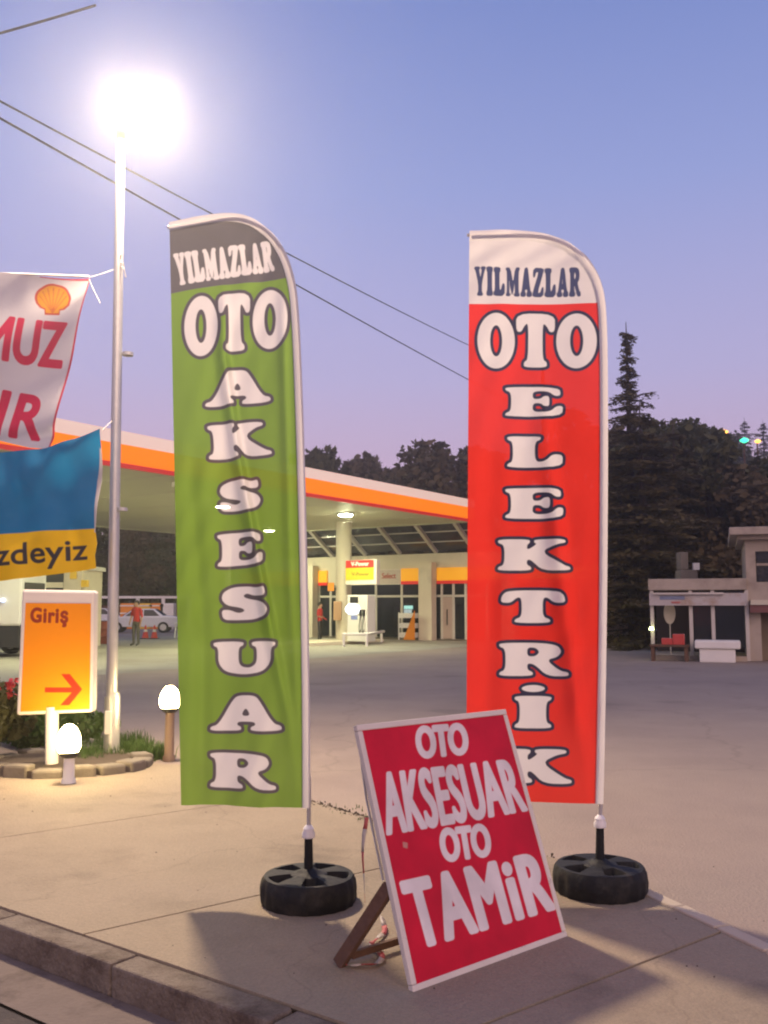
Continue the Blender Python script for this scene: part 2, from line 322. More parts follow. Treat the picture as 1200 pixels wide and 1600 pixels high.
def sdf(P, S, margin=14., out=None):
    """signed distance of points P (n,2) to the even-odd region bounded by segments S, negative inside"""
    d = np.full(len(P), 1e3) if out is None else out
    lo = S.reshape(-1, 2).min(0) - margin; hi = S.reshape(-1, 2).max(0) + margin
    idx = np.nonzero((P[:, 0] > lo[0]) & (P[:, 0] < hi[0]) & (P[:, 1] > lo[1]) & (P[:, 1] < hi[1]))[0]
    for ch in np.array_split(idx, max(1, len(idx) // 4000 + 1)):
        if not len(ch): continue
        p = P[ch][:, None, :]; a = S[None, :, 0]; b = S[None, :, 1]; ab = b - a
        t = np.clip(((p - a) * ab).sum(-1) / np.maximum((ab * ab).sum(-1), 1e-9), 0, 1)
        dist = np.sqrt((((p - a) - ab * t[..., None]) ** 2).sum(-1)).min(1)
        c = ((a[..., 1] > p[..., 1]) != (b[..., 1] > p[..., 1]))
        dy = np.where(ab[..., 1] == 0, 1e-9, ab[..., 1])
        xx = a[..., 0] + (p[..., 1] - a[..., 1]) / dy * ab[..., 0]
        ins = ((c & (p[..., 0] < xx)).sum(1) % 2) == 1
        d[ch] = np.minimum(d[ch], np.where(ins, -dist, dist))
    return d
def poly_sdf(P, pts): return sdf(P, segs_of([pts]), 60.)
def resample(pts, n):
    pts = np.array(pts, float); L = np.r_[0, np.cumsum(np.linalg.norm(np.diff(pts, axis=0), axis=1))]; t = np.linspace(0, L[-1], n)
    return np.stack([np.interp(t, L, pts[:, k]) for k in range(pts.shape[1])], 1)
def smooth_line(pts, it=2):
    p = np.array(pts, float)
    for _ in range(it):
        q = np.empty((2 * len(p) - 2, p.shape[1])); q[0::2] = .75 * p[:-1] + .25 * p[1:]; q[1::2] = .25 * p[:-1] + .75 * p[1:]
        p = np.vstack([p[:1], q, p[-1:]])
    return p
def coons(B, T, L, Rr, ns, ntt):
    B, T, L, Rr = resample(B, ns), resample(T, ns), resample(L, ntt), resample(Rr, ntt)
    s = np.linspace(0, 1, ns)[None, :, None]; t = np.linspace(0, 1, ntt)[:, None, None]
    return ((1 - t) * B[None] + t * T[None] + (1 - s) * L[:, None] + s * Rr[:, None]
            - ((1 - s) * (1 - t) * B[0] + s * (1 - t) * B[-1] + (1 - s) * t * T[0] + s * t * T[-1]))
def grid_obj(name, P3, ns, ntt, attrs, m, parent=None, closed_back=None):
    i = np.arange(ntt - 1)[:, None] * ns + np.arange(ns - 1)[None, :]
    f = np.stack([i, i + 1, i + ns + 1, i + ns], -1).reshape(-1, 4)
    me = bpy.data.meshes.new(name); me.from_pydata(P3.reshape(-1, 3).tolist(), [], f.tolist()); me.materials.append(m)
    me.polygons.foreach_set('use_smooth', [True] * len(me.polygons))
    for k, a in attrs.items():
        at = me.attributes.new(k, 'FLOAT', 'POINT'); at.data.foreach_set('value', np.clip(a, -50, 50).astype(np.float32))
    o = bpy.data.objects.new(name, me); col.objects.link(o)
    if parent is not None: o.parent = parent; o.matrix_parent_inverse = parent.matrix_world.inverted()
    return o

# ================================================================== THE SETTING
rnd = random.Random(5)
def sheet(name, poly, z, m, thick=None, kind='structure', parent=None):
    mb = MB()
    if thick: mb.prism(poly, z - thick, z)
    else: mb.add([(p[0], p[1], z) for p in poly], [tuple(range(len(poly)))])
    o = mb.build(name, m, parent)
    if parent is None: tag(o, kind=kind)
    return o
ROADZ = -.14
K0, K1 = atz(0, 1445), atz(430, 1600)
KD = (K1 - K0).normalized(); KN = Vector((-KD.y, KD.x, 0))           # KN points from the road to the pavement
def kpt(a, b, z=0.): p = K0 + KD * a + KN * b; return Vector((p.x, p.y, z))
# ground reaching the horizon, with the road on it
sheet('ground', [(-255, -255), (255, -255), (255, 255), (-255, 255)], ROADZ - .02, M['ground'])
sheet('road', [kpt(-60, -.34), kpt(-60, -9), kpt(60, -9), kpt(60, -.34)], ROADZ, M['road'])
sheet('gutter', [kpt(-60, -.006), kpt(-60, -.33), kpt(60, -.33), kpt(60, -.006)], ROADZ + .008, mat('gutter_concrete', (.17, .13, .11), .9, .3, 3, .5, 50, dirt=(.07, .05, .04), dscale=3))
# forecourt slab behind the pavement
FB = [atz(x, y) for x, y in ((1500, 1640), (1350, 1563), (1200, 1490), (1090, 1438), (1000, 1395), (880, 1346), (790, 1322), (700, 1305), (630, 1292), (570, 1278), (530, 1266), (490, 1253), (380, 1225), (280, 1196), (150, 1190), (-100, 1186), (-600, 1180))]
EDGE = [Vector((p.x + rnd.uniform(-.015, .015), p.y + rnd.uniform(-.02, .02), 0)) for p in FB]
left_end = kpt(-60, .2); right_end = kpt(60, .2)
sheet('forecourt', [kpt(-60, .16), kpt(60, .16), (120, -40, 0), (120, 130, 0), (-120, 130, 0), (-120, 60, 0)], -.012, M['asphalt'], thick=.12)

# kerb of single stones
kerb = tag(MB().prism([kpt(-60, .03), kpt(60, .03), kpt(60, .155), kpt(-60, .155)], ROADZ - .01, -.035).build('kerb', M['soil']), kind='structure')
stone_me = None
for i in range(-9, 14):
    if stone_me is None:
        so_ = MB().box((-.475, -.075, -.15), (.475, .075, .0)).build('kerb_stone', M['kerb'], bevel=.012); stone_me = so_
        o = so_
    else:
        o = so_.copy(); col.objects.link(o)
    c = kpt(i * .965 + .4 + rnd.uniform(-.003, .003), .072 + rnd.uniform(-.006, .006)); o.location = (c.x, c.y, rnd.uniform(-.003, .006))
    o.rotation_euler = (rnd.uniform(-.01, .01), rnd.uniform(-.004, .004), math.atan2(KD.y, KD.x) + rnd.uniform(-.004, .004)); o.parent = kerb

# pavement of cast slabs with open joints
def clip(poly, p, n):
    out = []
    for i in range(len(poly)):
        a, b = poly[i], poly[(i + 1) % len(poly)]; da, db = (a - p).dot(n), (b - p).dot(n)
        if da >= 0: out.append(a)
        if (da >= 0) != (db >= 0): out.append(a + (b - a) * (da / (da - db)))
    return out
pave_poly = [kpt(-8.5, .155), kpt(5.2, .155)] + [Vector((p.x, p.y, 0)) for p in EDGE]
pave_poly = [kpt(-8.5, .155), kpt(-4, .155), kpt(0, .155), kpt(2.5, .155)] + EDGE
pavement = tag(MB().prism([(p.x, p.y) for p in pave_poly], -.06, -.008).build('pavement', M['soil']), kind='structure')
J0, J1 = atz(850, 1566), atz(1060, 1484); JD = (J1 - J0).normalized(); JN = Vector((JD.y, -JD.x, 0))
def jline(k): return J0 - JN * k
cuts = [-2.2, 0.0, 1.9, 4.1, 6.4, 8.9]
bounds = [None] + cuts + [None]
for a, b in zip(bounds[:-1], bounds[1:]):
    pl = list(pave_poly)
    if a is not None: pl = clip(pl, J0 - JN * (a + .007), -JN)
    if b is not None: pl = clip(pl, J0 - JN * (b - .007), JN)
    if len(pl) < 3: continue
    MB().prism([(p.x, p.y) for p in pl], -.05, rnd.uniform(.002, .007)).build('slab', M['concrete'], pavement)
# flush edging stones where the pavement meets the forecourt, right
edging = tag(MB().tube([EDGE[0] + Vector((0, 0, -.03)), EDGE[2] + Vector((0, 0, -.03)), EDGE[4] + Vector((0, 0, -.03))], .01, 4).build('edging', M['soil']), kind='structure')
el = resample([tuple(p) for p in FB[0:6]], 9)
for a, b in zip(el[:-1], el[1:]):
    a = Vector(a); b = Vector(b); d = (b - a).normalized()
    MB().obox(a + d * .006 + Vector((0.03, 0.0, -.03)), b - d * .006 + Vector((0.03, 0.0, -.03)), .085, .088 + rnd.uniform(-.004, .006)).build('edging_stone', mat('edging_concrete', (.45, .37, .28), .85, .15, 5, .3, 50) if 'edg' not in M else M['edg'], edging, bevel=.008)

# dirt, crumbs and weeds along the ragged seam
mb = MB()
for i in range(520):
    k = rnd.uniform(5.3, 12.2); a = FB[int(k)]; b = FB[min(int(k) + 1, len(FB) - 1)]; p = a.lerp(b, k - int(k)); s = rnd.uniform(.003, .011)
    p = p + Vector((rnd.gauss(0, .03), rnd.gauss(0, .03), 0))
    mb.obox(p + Vector((0, 0, -.004)), p + Vector((rnd.uniform(-s, s), rnd.uniform(-s, s), s)), s * 1.4, s)
tag(mb.build('loose_gravel', M['soil']), 'dark crumbs of soil and gravel along the cracked pavement edge', 'gravel', kind='stuff')
mb = MB()
for i in range(70):
    p = kpt(rnd.uniform(-5, 3.5), rnd.uniform(.2, 3.2), .004); s = rnd.uniform(.002, .006)
    mb.obox(p, p + Vector((rnd.uniform(-s, s), rnd.uniform(-s, s), s)), s * 1.5, s)
tag(mb.build('pavement_litter', M['soil']), 'tiny stones and dry bits scattered over the pavement', 'litter', kind='stuff')

# ---- station frame of reference: u runs along the canopy away from the road, n across it
UA = R(33.8); U = Vector((math.sin(UA), math.cos(UA), 0)); N = Vector((-math.cos(UA), math.sin(UA), 0))
def st(u, n, z=0.): return U * u + N * n + Vector((0, 0, z))
UF = 36.5
def n_at(px, u=UF):
    t = (px - 600) / F / CT; return (U.x * u - t * U.y * u) / (-N.x + t * N.y)
sheet('station_apron', [st(10, 17.4), st(UF, 17.4), st(UF, 35.5), st(10, 35.5)], -.006, mat('apron_concrete', (.30, .275, .23), .85, .15, 1, .3, 30, dirt=(.2, .17, .14), dscale=.5))

# hill
def sm(t): t = max(0., min(1., t)); return t * t * (3 - 2 * t)
def hz(x, y): return -.03 + sm((y - 64) / 110) * (10 + 15 * sm((x - 5) / 60)) + .9 * sm((y - 64) / 20) * math.sin(x * .13 + y * .07)
hv = []; hf = []; nx, ny = 70, 40
for j in range(ny):
    for i in range(nx):
        x = -190 + 430 * i / (nx - 1); y = 62 + 185 * j / (ny - 1); hv.append((x, y, hz(x, y)))
for j in range(ny - 1):
    for i in range(nx - 1): a = j * nx + i; hf.append((a, a + 1, a + nx + 1, a + nx))
tag(MB().add(hv, hf).build('hill', M['ground'], smooth=True), kind='structure')

# ================================================================== STREET LAMP, WIRES
LB = atz(174, 1186)
def vat(px, py, base):      # point above base whose pixel is about (px, py)
    return aty(px, py, base.y)
lamp = empty('street_lamp', (LB.x, LB.y, 0), 'tall white lit floodlight mast beside the orange entrance sign', 'street lamp')
top = vat(189, 190, LB); mid = vat(174.5, 1085, LB)
MB().tube([Vector((LB.x, LB.y, -.01)), Vector((LB.x, LB.y, .62)).lerp(mid, .5), mid], [.082, .082, .08], 16).build('base_tube', M['galv'], lamp, True)
MB().tube([mid + Vector((0, 0, -.02)), mid.lerp(top, .5), top], [.058, .054, .048], 16).build('pole', M['galv'], lamp, True)
MB().lathe([(.17, 0), (.17, .02), (.09, .022), (.085, .06)], 16, (LB.x, LB.y, 0)).build('base_plate', M['galv'], lamp)
for k in range(4):
    a = k * math.pi / 2 + .6; MB().lathe([(.014, 0), (.014, .05)], 6, (LB.x + .135 * math.cos(a), LB.y + .135 * math.sin(a), .01)).build('bolt', M['galv'], lamp)
mdr = mid + Vector((-.005, -.08, -.28)); MB().box((mdr.x - .035, mdr.y - .012, mdr.z - .12), (mdr.x + .035, mdr.y + .03, mdr.z + .12)).build('hatch', M['white'], lamp, bevel=.006)
for z in (2.6, 4.3): MB().lathe([(.06, 0), (.06, .035)], 14, (LB.x + .01 * z + .01, LB.y, z)).build('clamp', M['galv'], lamp)
TGT = Vector((.5, 3.6, 0)); HC = top + Vector((.34, -.1, .06)); FW = (TGT - HC).normalized(); SD = FW.cross(Vector((0, 0, 1))).normalized(); UPV = SD.cross(FW)
MB().obox(top + Vector((-.06, 0, -.03)), HC + SD * .12 - FW * .1, .06, .06).build('bracket', M['galv'], lamp)
for k in (.12,):
    c = HC + SD * k + FW * .05
    def P(a, b, d): return c + SD * a + UPV * b + FW * d
    w, h = .32, .24
    bk = [P(-w * .7, -h * .7, -.16), P(w * .7, -h * .7, -.16), P(w * .7, h * .7, -.16), P(-w * .7, h * .7, -.16)]
    fr = [P(-w, -h, .03), P(w, -h, .03), P(w, h, .03), P(-w, h, .03)]
    hd = MB().add(bk + fr, [(0, 1, 2, 3), (0, 4, 5, 1), (1, 5, 6, 2), (2, 6, 7, 3), (3, 7, 4, 0), (4, 7, 6, 5)]).build('floodlight', M['galv'], lamp)
    q = .9; MB().add([P(-w * q, -h * q, .036), P(w * q, -h * q, .036), P(w * q, h * q, .036), P(-w * q, h * q, .036)], [(0, 1, 2, 3)]).build('lens', M['flood'], hd)
    MB().obox(P(-w - .02, 0, -.1), P(-w - .02, 0, .0) + Vector((0, 0, -.1)), .02, .05).build('yoke', M['galv'], hd)
# frayed strings tied round the mast
mb = MB()
for x, y in ((197, 425), (199, 437), (190, 408)):
    p = vat(186, 400 + (y - 400) * .4, LB); q = vat(x, y, LB) + Vector((0, -.06, 0)); mb.tube([p, p.lerp(q, .5) + Vector((.03, -.05, .02)), q], .006, 5)
tag(mb.build('string', M['rope']), 'frayed white strings knotted round the tall lamp mast', 'string')

def cable(name, pts, r, label, sag=.0, n=24):
    P = [Vector(pts[0]).lerp(Vector(pts[1]), k / n) - Vector((0, 0, sag * 4 * (k / n) * (1 - k / n))) for k in range(n + 1)]
    return tag(MB().tube(P, r, 6).build(name, M['wire'], smooth=True), label, 'cable', 'overhead wires crossing the sky')
UPX = aty(850, 690, 60)
cable('overhead_wire', (aty(-220, 40, 11), aty(850, 592, 60)), .016, 'upper of the two thin wires running down behind both flags', .25)
cable('overhead_wire', (aty(-220, 42, 11) + Vector((0, 0, .0)) - Vector((0, 0, .02)) + Vector((0, 0, -.13)), aty(850, 655, 60)), .018, 'lower and thicker of the two wires running down behind both flags', .12)
cable('overhead_wire', (aty(-260, 118, 13), aty(150, 8, 13)), .018, 'short dark cable rising to the lamp in the top left corner', .04)
up = empty('utility_pole', (UPX.x, 60, 0), 'wooden utility pole hidden behind the red flag', 'utility pole')
MB().tube([(UPX.x, 60, -.3), (UPX.x, 60, aty(850, 585, 60).z + .4)], [.16, .11], 10).build('pole', M['wood'], up, True)
MB().box((UPX.x - .8, 59.9, aty(850, 600, 60).z - .1), (UPX.x + .8, 60.1, aty(850, 600, 60).z)).build('cross_arm', M['wood'], up)
# ================================================================== STATION CANOPY AND SHOP
def stbox(mb, u0, u1, n0, n1, z0, z1, mi=0): return mb.box((u0, n0, z0), (u1, n1, z1), mi, X=U, Y=N, O=(0, 0, 0))
CU0, CU1, CN0, CN1, CZ0, CZ1 = 9.0, 34.7, 18.6, 34.0, 5.1, 6.04
can = empty('station_canopy', st(30, 26), 'big flat petrol station canopy with cream, orange and red edge', 'canopy')
stbox(MB(), CU0 + .12, CU1 - .12, CN0 + .12, CN1 - .12, CZ0 + .05, CZ1 - .12).build('soffit', M['soffit'], can)
def ring(z0, z1, e, m, name):
    for a in ((CU0 - e, CU1 + e, CN0 - e, CN0 + .12), (CU0 - e, CU1 + e, CN1 - .12, CN1 + e), (CU0 - e, CU0 + .12, CN0 + .121, CN1 - .121), (CU1 - .12, CU1 + e, CN0 + .121, CN1 - .121)):
        mm = M['soffit'] if name == 'red_edge' and a[2] != CN0 - e else m
        stbox(MB(), *a, z0, z1).build('soffit_edge' if mm is not m else name, mm, can)
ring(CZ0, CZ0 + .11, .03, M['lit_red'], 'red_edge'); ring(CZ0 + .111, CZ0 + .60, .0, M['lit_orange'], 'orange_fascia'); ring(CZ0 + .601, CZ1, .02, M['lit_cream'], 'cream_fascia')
for k in range(1, 9):   # soffit joints
    stbox(MB(), CU0 + k * 2.85, CU0 + k * 2.85 + .035, CN0 + .13, CN1 - .13, CZ0 + .042, CZ0 + .052).build('soffit_joint', M['steel'], can)
p = aty(265, 758, 27); 
stbox(MB(), 18.6, 21.6, CN0 + 1.0, CN0 + 1.25, CZ0 - .10, CZ0 + .045).build('sign_rail', M['fascia_cream'], can)
for u, n in ((32., 23.5), (32., 30.5), (11.5, 23.5), (11.5, 30.5)):
    b = st(u, n); c = MB().lathe([(.40, 0), (.40, .12), (.335, .14), (.335, CZ0 + .05)], 24, (b.x, b.y, 0)).build('column', M['cream'], can, True)
# recessed lamps in the soffit
def canopy_lamp(px, py, label):
    r = ray(px, py); p = CAMP + r * ((CZ0 - EYE) / r.z)
    e = empty('canopy_light', (p.x, p.y, CZ0 - .03), label, 'ceiling light', 'lit lamps under the canopy')
    MB().lathe([(.30, .0), (.34, .03), (.34, .08)], 20, (p.x, p.y, CZ0 - .04)).build('housing', M['white'], e)
    MB().lathe([(.05, -.05), (.2, -.045), (.26, -.01)], 20, (p.x, p.y, CZ0 - .03)).build('lamp_glass', M['tube'], e)
canopy_lamp(540, 803, 'lit round lamp under the canopy above the fuel pump column')
canopy_lamp(348, 790, 'lit canopy lamp glowing through the green flag, nearer one')
canopy_lamp(421, 828, 'lit canopy lamp glowing through the green flag, farther one')
canopy_lamp(70, 748, 'added lit canopy lamp, unseen behind the blue banner')  # added out of sight to brighten the soffit
canopy_lamp(-140, 775, 'added lit canopy lamp, unseen beyond the left edge')  # second unseen lamp, added for the same soffit light
# glazed lean-to between canopy and shop
gl = empty('glazed_roof', st(35.5, 25), 'sloping glazed roof with pale ribs between canopy and shop', 'roof')
GZ0, GZ1 = CZ0 + .1, 4.0
ns_ = [15.6 + 1.98 * k for k in range(10)]
for n in ns_:
    MB().obox(st(CU1 + .01, n, GZ0 - .05), st(UF + .0, n, GZ1 + .02), .17, .20).build('rib', M['steel'], gl)
for a, b in zip(ns_[:-1], ns_[1:]):
    for k in range(3):
        t0, t1 = k / 3 + .012, (k + 1) / 3 - .012
        q = [st(CU1 + (UF - CU1) * t, n, GZ0 + (GZ1 - GZ0) * t + .06) for t, n in ((t0, a + .09), (t0, b - .09), (t1, b - .09), (t1, a + .09))]
        MB().add(q + [x + Vector((0, 0, .03)) for x in q], [(0, 1, 2, 3), (7, 6, 5, 4), (0, 4, 5, 1), (1, 5, 6, 2), (2, 6, 7, 3), (3, 7, 4, 0)]).build('pane', M['dglass'], gl)
        if k:
            MB().obox(st(CU1 + (UF - CU1) * k / 3, a + .09, GZ0 + (GZ1 - GZ0) * k / 3 + .03), st(CU1 + (UF - CU1) * k / 3, b - .09, GZ0 + (GZ1 - GZ0) * k / 3 + .03), .05, .05).build('purlin', M['steel'], gl)
# shop
shop = empty('station_shop', st(UF + 3, 24), 'cream petrol station shop with orange bands over glazed front', 'building')
SN0, SN1 = 14.6, 34.2; ZB0, ZB1, ZT = 2.55, 3.28, 3.95
stbox(MB(), UF, UF + .25, SN0, SN1, ZB0, ZT).build('parapet_wall', M['cream'], shop)
stbox(MB(), UF + .26, UF + 7, SN0, SN1, 3.3, 3.5).build('roof', M['cream'], shop)
stbox(MB(), UF + .26, UF + 7, SN0, SN0 + .2, 0, 3.29).build('side_wall', M['cream'], shop)
stbox(MB(), UF + .26, UF + 7, SN1 - .2, SN1, 0, 3.29).build('side_wall', M['cream'], shop)
stbox(MB(), UF + 5, UF + 5.2, SN0 + .21, SN1 - .21, 0, 3.29).build('back_wall', M['interior'], shop)
stbox(MB(), UF - .02, UF + 5, SN0 + .21, SN1 - .21, -.02, .06).build('floor', M['interior'], shop)
def band(pa, pb):
    a, b = sorted((n_at(pa), n_at(pb)))
    o = stbox(MB(), UF - .10, UF - .003, a, b, ZB0 + .15, ZB1).build('orange_band', M['lit_yellow'], shop)
    stbox(MB(), UF - .11, UF - .003, a, b, ZB0, ZB0 + .147).build('red_band', M['lit_red'], shop)
band(380, 513); band(628, 662.5); band(683.5, 790); band(800, 930)
piers = [663, 790, 480, 330]
for p in piers:
    a, b = n_at(p), n_at(p + 20)
    stbox(MB(), UF - .55, UF - .112, min(a, b), max(a, b), 0, ZB1 + .25).build('pier', M['cream'], shop)
# name board with its small lettering
a, b = n_at(589), n_at(627.5)
stbox(MB(), UF - .08, UF - .003, min(a, b), max(a, b), ZB0, ZB1 - .02).build('name_board', M['fascia_cream'], shop)
mull = [500, 518, 545, 588, 628, 690, 708, 727, 760, 400, 430, 455]
for p in mull:
    n0 = n_at(p); stbox(MB(), UF - .04, UF + .06, n0 - .06, n0 + .06, .06, ZB0 - .002).build('mullion', M['steel'], shop)
allm = sorted(n_at(p) for p in mull)
for a, b in zip(allm[:-1], allm[1:]):
    stbox(MB(), UF - .03, UF + .05, a + .061, b - .061, 1.95, 2.05).build('transom', M['steel'], shop)
    stbox(MB(), UF, UF + .012, a + .061, b - .061, .1, 1.949).build('window_pane', M['glass'], shop)
    stbox(MB(), UF, UF + .012, a + .061, b - .061, 2.051, ZB0 - .003).build('window_pane', M['glass'], shop)
a, b = n_at(691), n_at(706)
stbox(MB(), UF - .035, UF - .005, min(a, b), max(a, b), .08, 1.94).build('door', mat('door_reflection', (.45, .33, .28), .4, .1, 2), shop)  # pinkish reflection of the door glass painted as its colour
stbox(MB(), UF - .07, UF - .036, (a + b) / 2 - .02, (a + b) / 2 + .02, .7, 1.4).build('door_handle', M['dark'], shop)
# things by the shop front
def printed_board(name, corners3, res, prints, base, parent=None, m_extra=None):
    TL, TR, BR, BL = [np.array(c) for c in corners3]; ns, ntt = res
    s = np.linspace(0, 1, ns)[None, :, None]; t = np.linspace(0, 1, ntt)[:, None, None]
    P3 = (BL * (1 - s) + BR * s) * (1 - t) + (TL * (1 - s) + TR * s) * t
    uv = np.stack([np.broadcast_to(s, (ntt, ns, 1))[..., 0], np.broadcast_to(t, (ntt, ns, 1))[..., 0]], -1).reshape(-1, 2)
    at = {}; lay = []
    for i, (S, thr, c) in enumerate(prints):
        at['p%d' % i] = sdf(uv * 100, np.asarray(S) * 100, 14.); lay.append(('p%d' % i, thr, c))
    return grid_obj(name, P3, ns, ntt, at, print_mat(name + '_print', base, lay, **(m_extra or {})), parent)
SEL = font_segs('Select')
def unit(S, x0, y0, x1, y1): S = S.copy(); S[..., 0] = x0 + S[..., 0] * (x1 - x0); S[..., 1] = y0 + S[..., 1] * (y1 - y0); return S
a, b = max(n_at(589), n_at(627.5)), min(n_at(589), n_at(627.5))
printed_board('name_print', (st(UF - .084, a, ZB1 - .04), st(UF - .084, b, ZB1 - .04), st(UF - .084, b, ZB0 + .02), st(UF - .084, a, ZB0 + .02)), (60, 40), [(unit(SEL, .25, .4, .8, .78), 1.0, (.45, .1, .08))], (.62, .52, .46), shop)
rk = empty('display_rack', st(UF - .5, n_at(648), 0), 'white shelf rack with orange side by the shop window', 'rack')
ra = n_at(636); rb = n_at(662)
for z in (.12, .55, 1.0): stbox(MB(), UF - .75, UF - .25, rb + .05, ra, z, z + .22).build('shelf', M['white'], rk)
q = [st(UF - .80, rb + .62, .02), st(UF - .80, rb + .02, .02), st(UF - .80, rb + .02, 1.35)]
MB().add(q + [x + U * .03 for x in q], [(0, 1, 2), (5, 4, 3), (0, 3, 4, 1), (1, 4, 5, 2), (2, 5, 3, 0)]).build('side_panel', M['orange'], rk)
stbox(MB(), UF - .78, UF - .74, ra - .05, ra, 0, 1.25).build('post', M['white'], rk)
cl = empty('drinks_cooler', st(UF + 1.2, n_at(620), 0), 'glowing green and white drinks cooler inside the shop window', 'cooler')
nc = n_at(620); stbox(MB(), UF + .9, UF + 1.5, nc - .4, nc + .4, .06, 1.75).build('cabinet', M['dark'], cl)
stbox(MB(), UF + .86, UF + .895, nc - .26, nc + .22, 1.02, 1.38).build('lit_front', mat('lit_cooler_front', (.9, .9, .9), .4, 0, emis=(.95, 1, .95), estr=2.2), cl)
stbox(MB(), UF + .85, UF + .893, nc - .32, nc + .32, 1.40, 1.56).build('lit_header', M['screen_green'], cl)
# counters and shelves inside, dim
for i, p in enumerate((505, 530, 560, 605, 640, 700)):
    nn = n_at(p, UF + 2.6); e = empty('shop_shelf', st(UF + 2.6, nn, 0.06), ('brown shelf unit inside the shop behind the left glass', 'brown shelf unit inside the shop next to the column', 'brown shelf unit inside the shop behind the fuel pump', 'brown shelf unit inside the shop left of the cooler', 'brown shelf unit inside the shop behind the display rack', 'brown shelf unit inside the shop behind the door')[i], 'shelf', 'shelves inside the shop')
    for k in range(4): stbox(MB(), UF + 2.4, UF + 2.8, nn - .5, nn + .5, .10 + k * .45, .14 + k * .45).build('board', M['wood'], e)
    for sgn in (-1, 1): stbox(MB(), UF + 2.4, UF + 2.8, nn + sgn * .53 - .02, nn + sgn * .53 + .02, .07, 1.6).build('side_panel', M['wood'], e)
# pump island, pump, sign, barrier
isl = tag(stbox(MB(), 25.0, 33.6, 22.5, 24.6, -.01, .12).build('pump_island', M['cream']), 'raised concrete pump island under the canopy', 'island')
pc = st(31.0, n_at(565, 31.0)); D = 31.0; pn = n_at(565, D)
fp = empty('fuel_pump', st(D, pn, .12), 'white fuel pump with glowing blue display beside the column', 'fuel pump')
stbox(MB(), D - .3, D + .3, pn - .50, pn + .50, .12, 2.0).build('cabinet', M['white'], fp, bevel=.03)
stbox(MB(), D - .315, D - .302, pn - .05, pn + .34, 1.68, 1.92).build('price_panel', M['dark'], fp)
q = ell(0, 0, .36, .22, 28)
MB().add([st(D - .33, pn + .22 - x, 1.42 + y) for x, y in q] + [st(D - .303, pn + .22 - x, 1.42 + y) for x, y in q], [tuple(range(28)), tuple(range(28, 56))[::-1]] + [(i, (i + 1) % 28, 28 + (i + 1) % 28, 28 + i) for i in range(28)]).build('display', M['screen'], fp)
stbox(MB(), D - .312, D - .302, pn - .02, pn + .30, 1.0, 1.16).build('lower_panel', mat('blue_panel', (.2, .25, .55), .4, .1), fp)
for k in (-.36, -.2):
    MB().tube([st(D - .33, pn + k, 1.25), st(D - .45, pn + k, .7), st(D - .42, pn + k, .45), st(D - .31, pn + k, .6)], .02, 6).build('hose', M['dark'], fp, True)
    stbox(MB(), D - .40, D - .302, pn + k - .04, pn + k + .04, 1.15, 1.4).build('nozzle', M['dark'], fp, bevel=.01)
sg = empty('pump_sign', st(31.2, n_at(564, 31.2), 2.5), 'yellow sign with red top panel mounted on canopy column', 'sign')
D = 31.3; a, b = n_at(588, D), n_at(540, D)
stbox(MB(), D, D + .28, a, b, 2.42, 3.46).build('box', M['fascia_cream'], sg, bevel=.03)
PW = font_segs('V-Power'); 
printed_board('face', (st(D - .006, b - .02, 3.44), st(D - .006, a + .12, 3.44), st(D - .006, a + .12, 2.62), st(D - .006, b - .02, 2.62)), (90, 60),
              [(segs_of([rect(0, .62, 1, 1.02)]), 0, (.62, .03, .03)), (unit(PW, .2, .72, .82, .92), 1.2, (.85, .8, .75)), (unit(PW, .22, .22, .84, .38), .9, (.33, .25, .03))], (.82, .60, .04), sg)
stbox(MB(), D + .281, 31.7, b - .5, b - .4, 2.8, 3.0).build('bracket', M['steel'], sg)
eb = empty('extinguisher_box', st(31.6, 23.9, 1.0), 'small brown box fixed on the canopy column', 'box')
c3 = aty(528, 956, 39.2); MB().box((c3.x - .18, c3.y - .2, .95), (c3.x + .16, c3.y + .12, 1.75)).build('cabinet', mat('brown_box', (.45, .27, .15), .5, .1), eb, bevel=.02)
MB().box((c3.x - .14, c3.y - .215, 1.0), (c3.x + .12, c3.y - .202, 1.7)).build('door', mat('brown_door', (.38, .22, .12), .5, .1), eb)
c3 = aty(517, 917, 39.3); e = empty('alarm_lamp', c3, 'small orange lamp box on the left of the column', 'lamp')
MB().box((c3.x - .14, c3.y - .1, c3.z - .18), (c3.x + .14, c3.y + .1, c3.z + .18)).build('housing', M['orange'], e, bevel=.03)
MB().obox((c3.x + .1, c3.y + .1, c3.z), (c3.x + .45, c3.y + .25, c3.z), .04, .04).build('arm', M['steel'], e)
br = empty('barrier_rail', atz(568, 1009), 'low white tubular barrier in front of the fuel pump', 'barrier')
B0, B1, B2 = atz(537, 1010), atz(573, 1010), atz(596, 1004)
zt = .47
for p in (B0, B1, B2): MB().tube([p, p + Vector((0, 0, zt))], .055, 8).build('leg', M['pole_white'], br, True)
MB().tube([B0 + Vector((-.05, 0, zt)), B1 + Vector((0, 0, zt)), B2 + Vector((.1, 0, zt))], .055, 8).build('rail', M['pole_white'], br, True)

